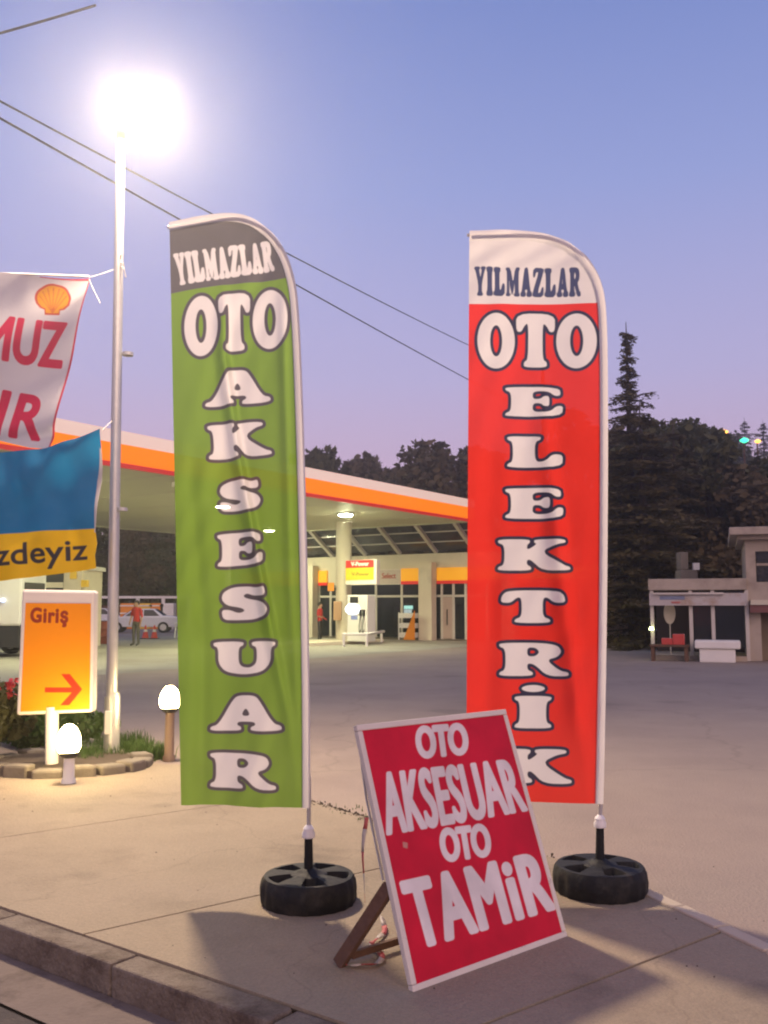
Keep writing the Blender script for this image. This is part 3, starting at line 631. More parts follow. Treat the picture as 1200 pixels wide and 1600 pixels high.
# ================================================================== YARD BEHIND THE STATION
def sedan():
    e = empty('parked_car', (0, 0, 0), 'white saloon car parked behind the lamp mast', 'car')
    prof = [(-2.12, .32), (-2.14, .62), (-2.05, .80), (-1.05, .92), (-.45, 1.36), (.75, 1.38), (1.35, .98), (2.05, .92), (2.14, .66), (2.10, .32)]
    def loft(pr, w0, w1, zc):
        L = [(x, -(w1 if z > zc else w0), z) for x, z in pr]; n = len(L); Rr = [(x, -y, z) for x, y, z in L]
        return L + Rr, [tuple(range(n)), tuple(range(n, 2 * n))[::-1]] + [(i, (i + 1) % n, n + (i + 1) % n, n + i) for i in range(n)]
    MB().add(*loft([p for p in prof if p[1] < 1.0], .80, .78, .95)).build('body', M['carpaint'], e, bevel=.05)
    MB().add(*loft([(-1.05, .90), (-.45, 1.36), (.75, 1.38), (1.32, .94)], .76, .62, 1.0)).build('cabin', M['carpaint'], e, bevel=.04)
    for s in (-1, 1):
        for q in ([(-.86, .96), (-.42, 1.30), (.12, 1.31), (.12, .96)], [(.18, .96), (.18, 1.31), (.70, 1.31), (1.08, .96)]):
            def yy(z): return s * (.775 - (.14) * (z - .9) / .47)
            MB().add([(x, yy(z) + s * .012, z) for x, z in q], [(0, 1, 2, 3)]).build('side_window', M['dark'], e)
    for a, b in (((-1.03, .93), (-.50, 1.33)), ((1.30, .97), (.80, 1.34))):
        dx = -.02 if a[0] < 0 else .02
        MB().add([(a[0] + dx, -.68, a[1] + .02), (a[0] + dx, .68, a[1] + .02), (b[0] + dx, .58, b[1]), (b[0] + dx, -.58, b[1])], [(0, 1, 2, 3)]).build('windscreen', M['dark'], e)
    for x in (-1.32, 1.30):
        for s in (-1, 1):
            w = MB().tube([(x, s * .66, .31), (x, s * .83, .31)], .31, 20).build('wheel', M['rubber'], e, True)
            MB().tube([(x, s * .831, .31), (x, s * .845, .31)], .19, 14).build('rim', M['silver'], w)
    for s in (-1, 1):
        MB().box((-2.16, s * .62 - .13, .62), (-2.12, s * .62 + .13, .76)).build('headlight', M['white'], e); MB().box((2.12, s * .62 - .12, .66), (2.16, s * .62 + .12, .80)).build('tail_light', M['redp'], e)
    MB().box((-2.22, -.8, .38), (-2.13, .8, .52)).build('bumper', M['dark'], e, bevel=.02); MB().box((2.13, -.8, .38), (2.22, .8, .52)).build('bumper', M['dark'], e, bevel=.02)
    return e
car = sedan(); cp = atz(222, 988); car.location = (cp.x, cp.y, 0); car.rotation_euler = (0, 0, R(6))
c2 = copy_tree(car); cp = atz(130, 985); c2.location = (cp.x - .8, cp.y + 6, 0); c2.rotation_euler = (0, 0, R(185)); tag(c2, 'second white car parked left of the lamp mast, mostly hidden', 'car')

# long low fence of white posts and rails with brown panels
fe = empty('yard_fence', aty(220, 960, 66) * 1.0, 'long yard fence with white posts and brown panels behind the cars', 'fence')
FY = 66.; fx0, fx1 = -32., -3.
nb = 16
for i in range(nb + 1):
    x = fx0 + (fx1 - fx0) * i / nb
    MB().box((x - .12, FY - .1, -.05), (x + .12, FY + .1, 2.05)).build('post', M['white'], fe)
    if i < nb:
        x1 = fx0 + (fx1 - fx0) * (i + 1) / nb
        MB().box((x + .121, FY - .03, .0), (x1 - .121, FY + .03, 1.55)).build('panel', M['wood'], fe)
MB().box((fx0, FY - .13, 2.051), (fx1, FY + .13, 2.22)).build('top_rail', M['white'], fe)
# orange crates row behind the car
for i, (px, c, lab) in enumerate(((200, 'orange', 'orange crate by the fence just right of the lamp mast'), (228, 'yellow', 'yellow crate by the fence behind the worker'), (246, 'orange', 'orange crate by the fence behind the car roof'), (262, 'white', 'white crate by the fence beside the green flag'))):
    p = aty(px, 985, 62.5); e = empty('stacked_crate', (p.x, 62.5, 0), lab, 'crate', 'crates against the yard fence')
    MB().box((p.x - .45, 62.1, .0), (p.x + .45, 62.9, 1.7)).build('bin', M[c], e, bevel=.03)
    for z in (.5, 1.0, 1.5): MB().box((p.x - .47, 62.07, z), (p.x + .47, 62.099, z + .08)).build('rim', M['white'], e)
# traffic cones
def cone(p, label):
    e = empty('traffic_cone', (p.x, p.y, 0), label, 'traffic cone', 'cones on the forecourt')
    MB().lathe([(.17, .04), (.16, .06), (.03, .62), (.02, .64)], 14, (p.x, p.y, 0)).build('cone', mat('cone_red', (.75, .06, .04), .5, .05), e, True)
    MB().box((p.x - .2, p.y - .2, -.01), (p.x + .2, p.y + .2, .04)).build('base', M['dark'], e)
    MB().lathe([(.105, .32), (.075, .44)], 14, (p.x, p.y, .0)).build('stripe', M['white'], e)
cone(atz(227, 998), 'red traffic cone just right of the standing worker'); cone(atz(241, 998), 'red traffic cone nearer the green flag, right of the other cone')
dr = atz(156, 1006); e = empty('oil_drum', (dr.x, dr.y, 0), 'rusty red oil drum just left of the lamp mast', 'drum')
MB().lathe([(.30, 0), (.30, .28), (.315, .30), (.30, .32), (.30, .60), (.315, .62), (.30, .64), (.30, .92)], 18, (dr.x, dr.y, 0)).build('shell', mat('rust_red', (.28, .06, .04), .7, .25, 5), e, True)
MB().lathe([(.305, .92), (.305, .94), (.27, .945), (.27, .93)], 18, (dr.x, dr.y, 0)).build('rim', M['dark'], e)
tp = atz(290, 996); e = empty('plastic_table', (tp.x, tp.y, 0), 'small white plastic table at the edge of the green flag', 'table')
MB().box((tp.x - .5, tp.y - .4, .68), (tp.x + .5, tp.y + .4, .72)).build('table_top', M['white'], e, bevel=.01)
for a in (-.42, .42):
    for b in (-.32, .32): MB().tube([(tp.x + a * 1.1, tp.y + b * 1.1, 0), (tp.x + a, tp.y + b, .69)], .035, 6).build('leg', M['white'], e)

# white van at the left edge and the attendant kiosk behind it
vp = atz(30, 1027); vx = vp.x; vy = vp.y
van = empty('box_van', (vx - 2.6, vy + 1, 0), 'white box van with dark lower side at the left edge', 'van')
MB().box((vx - 5.2, vy, .95), (vx, vy + 2.1, 2.65)).build('body', M['white'], van, bevel=.08)
MB().box((vx - 5.15, vy + .03, .28), (vx - .04, vy + 2.07, .947)).build('skirt', M['dark'], van, bevel=.03)
for x in (-4.2, -1.05):
    for y in (-.03, 1.9):
        w = MB().tube([(vx + x, vy + y, .34), (vx + x, vy + y + .23, .34)], .34, 18).build('wheel', M['rubber'], van, True)
        MB().tube([(vx + x, vy + y - .012, .34), (vx + x, vy + y - .001, .34)], .18, 12).build('rim', M['silver'], w)
MB().box((vx - .02 - 1.3, vy - .012, 1.35), (vx - .75, vy - .001, 2.1)).build('side_window', M['dglass'], van)
MB().box((vx + .001, vy + .2, 1.5), (vx + .012, vy + 1.9, 2.3)).build('windscreen', M['dark'], van)
p = aty(6, 938, vy); MB().lathe([(.03, -.06), (.07, -.03), (.07, .03), (.03, .06)], 12, (p.x, vy - .07, p.z)).build('side_lamp', M['screen'], van)
kp = atz(90, 1014); k = empty('attendant_kiosk', (kp.x, kp.y, 0), 'pale kiosk with dark window above the orange entrance sign', 'kiosk')
y0 = kp.y; xa, xb = aty(36, 950, y0).x, aty(126, 950, y0).x
MB().box((xa, y0, -.01), (xb, y0 + 2.5, 2.9)).build('wall', M['cream'], k)
wa, wb = aty(53, 950, y0).x, aty(98, 950, y0).x
MB().box((wa, y0 - .03, 1.2), (wb, y0 - .003, 2.75)).build('window', M['dark'], k)
MB().box((wa + .25, y0 - .05, 2.22), (wb, y0 - .031, 2.42)).build('blind', M['cream'], k); MB().box((wa, y0 - .05, 1.85), (wb, y0 - .031, 2.1)).build('blind', M['cream'], k)
MB().box((xa - .1, y0 - .15, 2.9), (xb + .1, y0 + 2.6, 3.05)).build('roof', M['white'], k)
MB().box((xb - .42, y0 - .05, 2.55), (xb - .18, y0 - .003, 2.8)).build('lamp_box', M['yellow'], k); MB().box((xb + .001, y0 - .05, 2.25), (xb + .22, y0 + .2, 2.5)).build('lamp_box', M['yellow'], k)

# ---- people
def person(name, loc, rz, label, H, arm_r, arm_l, shirt, trousers):
    e = empty(name, (0, 0, 0), label, 'person')
    V = []; E = []; RR = []
    def v(p, r, par=None):
        V.append(p); RR.append(r); i = len(V) - 1
        if par is not None: E.append((par, i))
        return i
    h = H / 1.75
    pel = v((0, 0, .96), (.15, .11)); ab = v((0, .01, 1.12), (.145, .10), pel); ch = v((0, .01, 1.32), (.165, .115), ab); nb = v((0, .015, 1.45), (.09, .075), ch)
    nk = v((0, 0, 1.53), (.055, .055), nb); hd = v((0, -.01, 1.62), (.075, .09), nk); tpp = v((0, .0, 1.70), (.07, .085), hd); v((0, -.005, 1.745), (.045, .055), tpp)
    v((0, -.105, 1.615), (.014, .016), hd)                           # nose
    for s in (-1, 1): v((s * .082, .005, 1.625), (.012, .022), hd)    # ears
    for s, arm in ((-1, arm_r), (1, arm_l)):
        sh = v((s * .19, .01, 1.42), (.065, .065), nb); el_ = v(arm[0], (.045, .045), sh); wr = v(arm[1], (.030, .030), el_)
        d = (Vector(arm[1]) - Vector(arm[0])).normalized(); w = Vector(arm[1]); sd_ = Vector((0, 1, 0)) if abs(d.y) < .7 else Vector((1, 0, 0))
        pm = v(tuple(w + d * .06), (.038, .028), wr)
        for q, L in ((-.030, .075), (-.010, .09), (.010, .085), (.030, .065)):
            f1 = v(tuple(w + d * .10 + sd_ * q), (.009, .009), pm); v(tuple(w + d * (.10 + L * .9) + sd_ * q * 1.1 + Vector((-s * .02, 0, 0))), (.008, .008), f1)
        v(tuple(w + d * .085 + sd_ * -.055 + Vector((-s * .01, 0, 0))), (.009, .009), pm)
    for s in (-1, 1):
        hp = v((s * .095, 0, .90), (.095, .10), pel); kn = v((s * .11, -.01, .50), (.062, .065), hp); an = v((s * .12, .02, .09), (.042, .048), kn); v((s * .14, -.16, .04), (.045, .032), an)
    me = bpy.data.meshes.new('body'); me.from_pydata([tuple(c * h for c in p) for p in V], E, [])
    o = bpy.data.objects.new('body', me); col.objects.link(o)
    sk = o.modifiers.new('skin', 'SKIN'); sk.use_smooth_shade = True
    for i, r in enumerate(RR): me.skin_vertices[0].data[i].radius = (r[0] * h, r[1] * h); 
    me.skin_vertices[0].data[0].use_root = True
    o.modifiers.new('sub', 'SUBSURF').levels = 1; o.modifiers['sub'].render_levels = 1
    dg = bpy.context.evaluated_depsgraph_get(); dg.update(); nm = bpy.data.meshes.new_from_object(o.evaluated_get(dg)); o.modifiers.clear(); o.data = nm
    nm.materials.clear()
    for m in (M['skin'], shirt, trousers, M['dark']): nm.materials.append(m)
    for f in nm.polygons:
        z = f.center.z / h; x = abs(f.center.x) / h
        w_ = min(((f.center / h) - Vector(a[1])).length for a in (arm_r, arm_l))
        mi = 1 if z > .97 else 2
        if z < .075: mi = 3
        if z > 1.50 and x < .13: mi = 0
        hand = min(((f.center / h) - (Vector(a[1]) + (Vector(a[1]) - Vector(a[0])).normalized() * .08)).length for a in (arm_r, arm_l))
        for a in (arm_r, arm_l):
            elb, wr = Vector(a[0]), Vector(a[1]); q = f.center / h; t = (q - elb).dot(wr - elb) / (wr - elb).length_squared
            if t > .1 and (q - (elb + (wr - elb) * t)).length < .075 and x > .17: mi = 0
        f.material_index = mi
    o.parent = e
    # hair cap
    mb = MB(); n = 16
    prof = [(.092, 1.60), (.098, 1.66), (.090, 1.72), (.06, 1.765), (.01, 1.78)]
    mb.add([(r * math.cos(2 * math.pi * k / n) * .92 * h, (r * math.sin(2 * math.pi * k / n) * 1.08 + .018) * h, z * h + (.05 * h if math.sin(2 * math.pi * k / n) < -.3 and i == 0 else 0)) for i, (r, z) in enumerate(prof) for k in range(n)],
           [(i * n + k, i * n + (k + 1) % n, (i + 1) * n + (k + 1) % n, (i + 1) * n + k) for i in range(len(prof) - 1) for k in range(n)])
    mb.build('hair', M['hair'], e, True)
    for s in (-1, 1): MB().lathe([(.004 * h, -.006 * h), (.011 * h, 0), (.004 * h, .006 * h)], 8, (s * .032 * h, -.092 * h, 1.645 * h)).build('eye', M['dark'], e)
    MB().box((-.025 * h, -.102 * h, 1.568 * h), (.025 * h, -.085 * h, 1.576 * h)).build('mouth', M['redcloth'], e)
    e.location = loc; e.rotation_euler = (0, 0, rz); return e
p = atz(212, 1009); person('person', (p.x, p.y, -.006), R(-25), 'person in red shirt and grey trousers standing near the white car', 1.76, ((-.25, .02, 1.16), (-.22, -.10, .95)), ((.25, .03, 1.15), (.24, -.03, .90)), M['redcloth'], M['greycloth'])
p = atz(500, 1003); person('person', (p.x, p.y, -.006), R(70), 'person in a red top and dark trousers beside the shop door', 1.70, ((-.24, .02, 1.16), (-.14, -.20, 1.08)), ((.24, .02, 1.15), (.16, -.18, 1.02)), M['redcloth'], M['dark'])

# ---- low shop building on the right
def wx(px, y): return aty(px, 960, y).x
RY = 27.6; X0 = wx(1017, RY); X1 = wx(1158, RY); X2 = X1 + 9
rs = empty('roadside_shop', (X0 + 2, RY + 2, 0), 'low flat-roofed roadside shop with faded sign board on the right', 'building')
ZR = 2.36
MB().box((X0 - .05, RY - .12, 2.03), (X1 - .003, RY + 4, ZR)).build('roof_slab', M['grime'], rs, bevel=.015)
MB().box((X0 - .02, RY - .20, 1.58), (X1 - .01, RY - .121, 1.94)).build('sign_board', mat('faded_board', (.46, .42, .40), .6, .08, 2, dirt=(.35, .25, .18), dscale=2.5, dlo=.5, dhi=.7), rs)
MB().box((X0 + .28, RY - .212, 1.75), (X0 + .98, RY - .2001, 1.86)).build('blue_lettering', mat('faded_blue', (.17, .20, .30), .6, .2, 9), rs)
MB().box((X0 + .6, RY - .211, 1.64), (X0 + .85, RY - .2002, 1.70)).build('red_lettering', mat('faded_red', (.42, .14, .12), .6, .2, 9), rs)
MB().box((X0 + .1, RY - .28, 1.90), (X0 + 2.05, RY - .121, 1.955)).build('awning_rail', M['steel'], rs)
for px in (1019, 1076.5, 1108.5, 1157):
    x = wx(px, RY); MB().box((x - .05, RY - .06, .0), (x + .05, RY + .06, 2.028)).build('post', M['steel'], rs)
MB().box((X0 - .03, RY - .10, -.02), (X1 - .06, RY + 3.9, .13)).build('plinth', M['grime'], rs)
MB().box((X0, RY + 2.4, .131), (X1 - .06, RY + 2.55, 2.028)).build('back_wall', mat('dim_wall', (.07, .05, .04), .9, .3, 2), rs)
for a, b in ((1077.5, 1107.5), (1109.5, 1156)):
    MB().box((wx(a, RY) + .05, RY - .01, .35), (wx(b, RY) - .05, RY + .003, 1.98)).build('window_pane', M['glass'], rs)
th = empty('roadside_house', (X1 + 3, RY + 2, 0), 'pale two-storey house cut by the right edge', 'building')
HX = X1 + .0; HZ = 3.75; YB = RY + .0
w0, w1 = wx(1172, RY), X2
MB().box((HX, YB, .0), (wx(1176, RY), YB + 5, 1.55)).build('lower_pier', M['grime'], th)
MB().box((HX, YB, 1.551), (X2, YB + 5, 2.25)).build('wall', M['grime'], th)
MB().box((HX - .0, YB + .002, 2.251), (w0, YB + 5, HZ - .28)).build('corner_wall', M['grime'], th)
MB().box((w0 + .001, YB, HZ - .62), (X2, YB + 5, HZ - .28)).build('lintel', M['grime'], th)
MB().box((HX - .42, YB - .5, HZ - .16), (X2, YB + 5.3, HZ + .06)).build('roof', M['grime'], th, bevel=.02)
MB().box((HX - .2, YB - .25, HZ - .279), (X2, YB + 5.1, HZ - .161)).build('eave', M['grime'], th)
for i in range(4):
    a = w0 + .02 + i * 1.7
    f = MB().box((a, YB + .08, 2.26), (a + 1.6, YB + .12, HZ - .63)).build('window', M['glass'], th)
    MB().box((a, YB + .04, 2.72), (a + 1.6, YB + .16, 2.79)).build('window_rail', M['grime'], f); MB().box((a + 1.601, YB + .02, 2.26), (a + 1.69, YB + .2, HZ - .63)).build('window_post', M['grime'], f)
MB().box((HX + .08, YB - .35, 1.60), (X2, YB - .003, 1.74)).build('awning', mat('awning_cream', (.55, .50, .38), .7, .1, 3), th)
MB().box((HX + .06, YB - .30, 1.38), (X2, YB - .003, 1.597)).build('awning_valance', mat('awning_maroon', (.16, .06, .055), .7, .1, 3), th)
MB().box((wx(1176, RY) + .001, YB + .5, 0), (X2, YB + 5, 1.549)).build('recess_wall', mat('recess', (.22, .17, .12), .8, .25, 2), th)
for i in range(4):
    a = wx(1176, RY) + .3 + i * .9; MB().box((a, YB + .44, .1), (a + .12, YB + .499, 1.5)).build('shutter_post', M['grime'], th)
# goods in front
cx, cy = wx(1114, RY), RY - .5
e = empty('stone_trough', (cx, cy, 0), 'cream stepped stone basin standing before the low shop', 'basin')
MB().box((cx - .50, cy - .3, -.02), (cx + .46, cy + .3, .36)).build('pedestal', M['white'], e, bevel=.03)
MB().prism([(cx - .62, cy - .36), (cx + .60, cy - .36), (cx + .60, cy + .36), (cx - .62, cy + .36)], .361, .60).build('basin', M['white'], e, bevel=.04)
cx = wx(1047, RY); e = empty('wooden_bench', (cx, cy, 0), 'brown wooden bench stacked with red goods outside the low shop', 'bench')
MB().box((cx - .58, cy - .25, .40), (cx + .50, cy + .2, .46)).build('seat', M['wood'], e)
for s in (-.5, .42): MB().box((cx + s - .05, cy - .22, -.02), (cx + s + .05, cy + .18, .399)).build('leg', M['wood'], e)
for i, (dx, w, h, lab) in enumerate(((-.10, .3, .18, 'small red carton at the left end of the bench'), (.22, .32, .30, 'bigger red carton at the right end of the bench'))):
    e = empty('red_carton', (cx + dx, cy, .46), lab, 'carton', 'cartons on the bench')
    MB().box((cx + dx - w / 2, cy - .15, .461), (cx + dx + w / 2, cy + .12, .46 + h)).build('box', mat('red_carton', (.5, .05, .04), .5, .2, 12), e, bevel=.01); MB().box((cx + dx - w / 2 - .002, cy - .03, .462 + h * .5), (cx + dx + w / 2 + .002, cy + .02, .462 + h)).build('tape', M['white'], e)
ox = wx(1034, RY + .6); e = empty('oval_board', (ox, RY + .6, .9), 'tall cream oval board inside the low shop opening', 'board')
q = ell(0, 0, .17, .33, 28); yo = RY + .6
MB().add([(ox + x, yo - .02, 1.35 + y) for x, y in q] + [(ox + x, yo + .02, 1.35 + y) for x, y in q], [tuple(range(28)), tuple(range(28, 56))[::-1]] + [(i, (i + 1) % 28, 28 + (i + 1) % 28, 28 + i) for i in range(28)]).build('board', M['cream'], e)
MB().tube([(ox, yo + .03, .13), (ox, yo + .03, 1.3)], .02, 6).build('stand', M['steel'], e)
lx = wx(1022.5, RY - .3); lz = aty(1022, 982, RY - .3).z; e = empty('wall_light', (lx, RY - .2, lz), 'tiny lit greenish lamp at the corner of the low shop', 'lamp')
MB().lathe([(.02, -.05), (.075, -.04), (.05, .04), (.02, .05)], 10, (lx, RY - .2, lz)).build('bulb', mat('small_bulb', (.9, .9, .6), .4, 0, emis=(.85, 1., .45), estr=9), e); MB().obox((lx, RY - .2, lz + .04), (lx, RY - .06, lz + .07), .02, .02).build('arm', M['steel'], e)
sx = aty(1078, 900, 30.5); e = empty('stone_pillar', (sx.x, 31, 0), 'grey stepped stone pillar standing behind the low shop roof', 'pillar')
MB().box((sx.x - .27, 30.6, -.02), (sx.x + .30, 31.2, 2.75)).build('shaft', M['stone'], e, bevel=.03)
zt_ = aty(1075, 868, 31).z
MB().box((sx.x - .25, 30.65, 2.755), (sx.x + .02, 31.1, zt_ + .1)).build('upper_shaft', M['stone'], e, bevel=.03)
MB().box((sx.x + .16, 30.58, 2.75), (sx.x + .36, 30.72, 2.98)).build('lamp_box', M['white'], e)

Rm = Matrix.Translation((X0, RY, 0)) @ Matrix.Rotation(R(-20), 4, 'Z') @ Matrix.Translation((-X0, -RY, 0))
for o in list(col.objects):
    if o.parent is None and o.type == 'EMPTY' and o.name.split('.')[0] in ('roadside_shop', 'roadside_house', 'stone_trough', 'wooden_bench', 'red_carton', 'oval_board', 'wall_light'): o.matrix_world = Rm @ o.matrix_world
# ================================================================== TREES
def leaf_cloud(mb, pts, size, rng, elong=1.6, flat=1.0):
    n = len(pts); a = rng.normal(size=(n, 3)) * [1, 1, flat]; a /= np.linalg.norm(a, axis=1)[:, None]; b = rng.normal(size=(n, 3)) * [1, 1, flat]; b -= a * (a * b).sum(1)[:, None]; b /= np.linalg.norm(b, axis=1)[:, None]
    s = size * rng.uniform(.6, 1.4, n)[:, None]; a = a * s * elong; b = b * s
    V = np.stack([pts - a, pts + b, pts + a, pts - b], 1).reshape(-1, 3); o = len(mb.v); mb.v += V.tolist()
    mb.f += [(o + 4 * i, o + 4 * i + 1, o + 4 * i + 2, o + 4 * i + 3) for i in range(n)]; mb.m += [0] * n
def raw(mb, name, m, parent):
    me = bpy.data.meshes.new(name); me.from_pydata(mb.v, [], mb.f); me.materials.append(m); o = bpy.data.objects.new(name, me); col.objects.link(o); o.parent = parent; o.matrix_parent_inverse = parent.matrix_world.inverted(); return o
def broadleaf(seed, m, nleaf=5200, squat=1.0):      # unit tree, 1 high
    rng = np.random.default_rng(seed); e = empty('leafy_tree', (0, 0, 0), 'x', 'tree')
    tr = MB(); tr.tube([(0, 0, -.03), (.01, 0, .2), (-.01, .01, .45), (0, 0, .75)], [.035, .028, .02, .008], 8)
    pts = []; k = 26
    for i in range(k):
        t = rng.uniform(.22, .93); rad = .34 * squat * math.sin(math.pi * min(1, max(.12, (t - .05) / .98)) ** .8) * rng.uniform(.35, 1.0); an = rng.uniform(0, 6.28)
        c = np.array([rad * math.cos(an), rad * math.sin(an), t]); sz = rng.uniform(.07, .14)
        tr.tube([(0, 0, max(.15, t - .22)), tuple(c * [.5, .5, 1] - [0, 0, .09]), tuple(c)], [.013, .008, .003], 5)
        q = rng.normal(size=(nleaf // k, 3)); q /= np.linalg.norm(q, axis=1)[:, None]; q *= (rng.uniform(.25, 1.0, (nleaf // k, 1)) ** .5) * sz * np.array([1.15, 1.15, .8]); pts.append(c + q)
    cr_ = MB(); leaf_cloud(cr_, np.concatenate(pts), .0125, rng); tr.build('trunk', M['bark'], e); raw(cr_, 'crown', m, e); return e
def conifer(seed, spire=.42, width=.26, n_whorl=34, dens=1.0, bare=.05, size=.0025):
    rng = np.random.default_rng(seed); e = empty('conifer_tree', (0, 0, 0), 'x', 'tree')
    tr = MB(); tr.tube([(0, 0, -.02), (0, 0, .5), (.002, 0, 1.0)], [.022, .012, .001], 8); cr_ = MB()
    P = []; A = []
    for w in range(n_whorl):
        t = bare + (.985 - bare) * (w / n_whorl) ** .92
        L = width * (1 - t) ** .75 * rng.uniform(.8, 1.1)
        if t > 1 - spire: L = max(.010, .095 * ((1 - t) / spire) ** .8 * rng.uniform(.3, 1.4))
        nb = rng.integers(5, 8)
        for b in range(nb):
            an = 6.28 * (b + rng.uniform(-.4, .4)) / nb; l = L * rng.uniform(.6, 1.15); dz = rng.uniform(-.02, .012) - (.18 * l if t < 1 - spire else .0)
            d = np.array([math.cos(an), math.sin(an), 0]); p0 = np.array([0, 0, t]); p1 = p0 + d * l + [0, 0, dz]
            tr.tube([tuple(p0), tuple((p0 + p1) / 2 + [0, 0, .01 * l / .2]), tuple(p1)], [.0035, .0025, .0008], 4, cap=False)
            m_ = int((30 + 420 * l) * dens * (1.0 if t < 1 - spire else 1.0)); f = rng.uniform(.12, 1.0, (m_, 1)) ** .7
            sp = .16 * l * (1.15 - f) + .004
            P.append(p0 + (p1 - p0) * f + rng.normal(size=(m_, 3)) * sp * [1, 1, .16] + [0, 0, 0] - np.abs(rng.normal(size=(m_, 1))) * [0, 0, .006])
    leaf_cloud(cr_, np.concatenate(P), size, rng, 2.6, .3); tr.build('trunk', M['bark'], e); raw(cr_, 'crown', M['needle'], e); return e
protoB = [broadleaf(11, M['leaf_dark']), broadleaf(12, M['leaf_brown']), broadleaf(13, M['leaf_brown'], squat=1.25), broadleaf(14, M['leaf_dark'], squat=.8)]
protoC = [conifer(21), conifer(22, spire=.10, width=.30, n_whorl=15, dens=3.0, size=.0045), conifer(23, spire=.2, width=.2, n_whorl=26)]
used = set()
def plant(proto, px, topy, y, label, group=None, wid=1.0, base=None):
    t = aty(px, topy, y); b = hz(t.x, y) if y > 63 else -.02
    if base is not None: b = base
    o = proto if id(proto) not in used else copy_tree(proto); used.add(id(proto))
    H = t.z - b; o.location = (t.x, y, b); o.scale = (H * wid, H * wid, H); o.rotation_euler = (0, 0, rnd.uniform(0, 6.28)); tag(o, label, 'tree')
    if group: o['group'] = group
    elif 'group' in o: del o['group']
    return o
# right of the red flag
plant(protoC[0], 979, 503, 37, 'tall conifer with a thin bare spire just right of the red flag')
plant(protoC[1], 1000, 628, 36, 'broad drooping cedar at the foot of the tall spired conifer', wid=1.45)
plant(protoC[1], 1052, 655, 40, 'dark layered cedar behind the left end of the low shop', wid=1.25)
plant(protoB[0], 1030, 646, 46, 'round dark treetop next to the spired conifer', wid=1.0)
plant(protoB[3], 1072, 646, 48, 'dark rounded tree rising above the low shop roof', wid=1.0)
plant(protoB[0], 1112, 690, 42, 'dark bushy tree behind the stone pillar', wid=1.2)
plant(protoB[1], 1160, 720, 40, 'brownish leafy tree behind the two-storey house', wid=1.2)
plant(protoB[3], 1205, 700, 44, 'dark tree cut by the right edge behind the house', wid=1.2)
plant(protoB[0], 905, 640, 52, 'dark tree mostly hidden behind the red flag', wid=1.2)
plant(protoB[2], 965, 665, 50, 'low dark tree behind the trunk of the spired conifer', wid=1.3)
plant(protoC[2], 1163, 652, 100, 'small pointed conifer on the skyline between the hill lamps', base=9)
plant(protoC[2], 1192, 655, 96, 'small pointed conifer on the skyline at the right edge', base=9)
plant(protoB[3], 1120, 664, 95, 'dark round tree on the skyline left of the green lamp', base=8, wid=1.1)
# behind the canopy
plant(protoB[3], 490, 684, 72, 'slim dark tree just right of the green flag above the canopy', wid=.8)
plant(protoB[2], 534, 716, 78, 'low rounded tree above the canopy near the green flag', wid=1.0)
plant(protoB[1], 586, 705, 82, 'small peaked tree above the middle of the canopy', wid=.9)
plant(protoB[2], 610, 728, 80, 'low tree in the dip of the treeline above the canopy', wid=1.0)
plant(protoB[1], 672, 682, 66, 'biggest dark round tree above the canopy near the red flag', wid=1.05)
plant(protoB[2], 728, 696, 70, 'dark tree above the canopy touching the red flag edge', wid=1.0)
plant(protoB[1], 775, 700, 74, 'dark tree behind the upper half of the red flag', wid=1.0)
zones = [('dark trees left of and behind the green flag', 'dark leafy tree behind the fence, seen under the left half of the canopy', range(60, 480, 34), 800, (67, 74)),
         ('dark trees above the glazed roof', 'dark leafy hillside tree behind the shop and the red flag', range(500, 1000, 42), 760, (84, 100)),
         ('low dark trees behind the fence and shop', 'low dark leafy tree at the foot of the hill behind fence and shop', range(80, 760, 44), 850, (66, 70)),
         ('dark trees on the right-hand slope', 'dark leafy tree high on the slope behind the right-hand buildings', range(1000, 1300, 34), 720, (70, 95)),
         ('dark trees close behind the right-hand buildings', 'dark bushy tree low down behind the roadside shop and house', range(930, 1260, 40), 860, (46, 60))]
for grp, lab, xs, ty, (ya, yb) in zones:
    for px in xs: plant(rnd.choice(protoB), px, ty + rnd.uniform(-18, 22), rnd.uniform(ya, yb), lab, grp, wid=rnd.uniform(1.0, 1.4))
# lamps on the hillside
for px, py, m, lab in ((1131, 675, 'farlamp_w', 'warm white street lamp on the hill, leftmost of three'), (1163, 688, 'farlamp_g', 'green-white street lamp on the hill between two others'), (1184, 689.5, 'farlamp_w', 'small yellow street lamp on the hill nearest the right edge')):
    y = 60.0; p = aty(px, py, y); sc = 1.2 if px > 1180 else 1.7
    e = empty('hill_lamp', (p.x, y, -.02), lab, 'street lamp', 'lit lamps among the hillside trees')
    MB().lathe([(.05, -.10 * sc), (.16 * sc, -.05), (.17 * sc, .03), (.06, .10 * sc)], 12, (p.x, y, p.z)).build('lamp_glass', M[m], e); MB().tube([(p.x, y + .1, -.02), (p.x, y + .1, p.z)], [.08, .05], 8).build('pole', M['wood'], e)

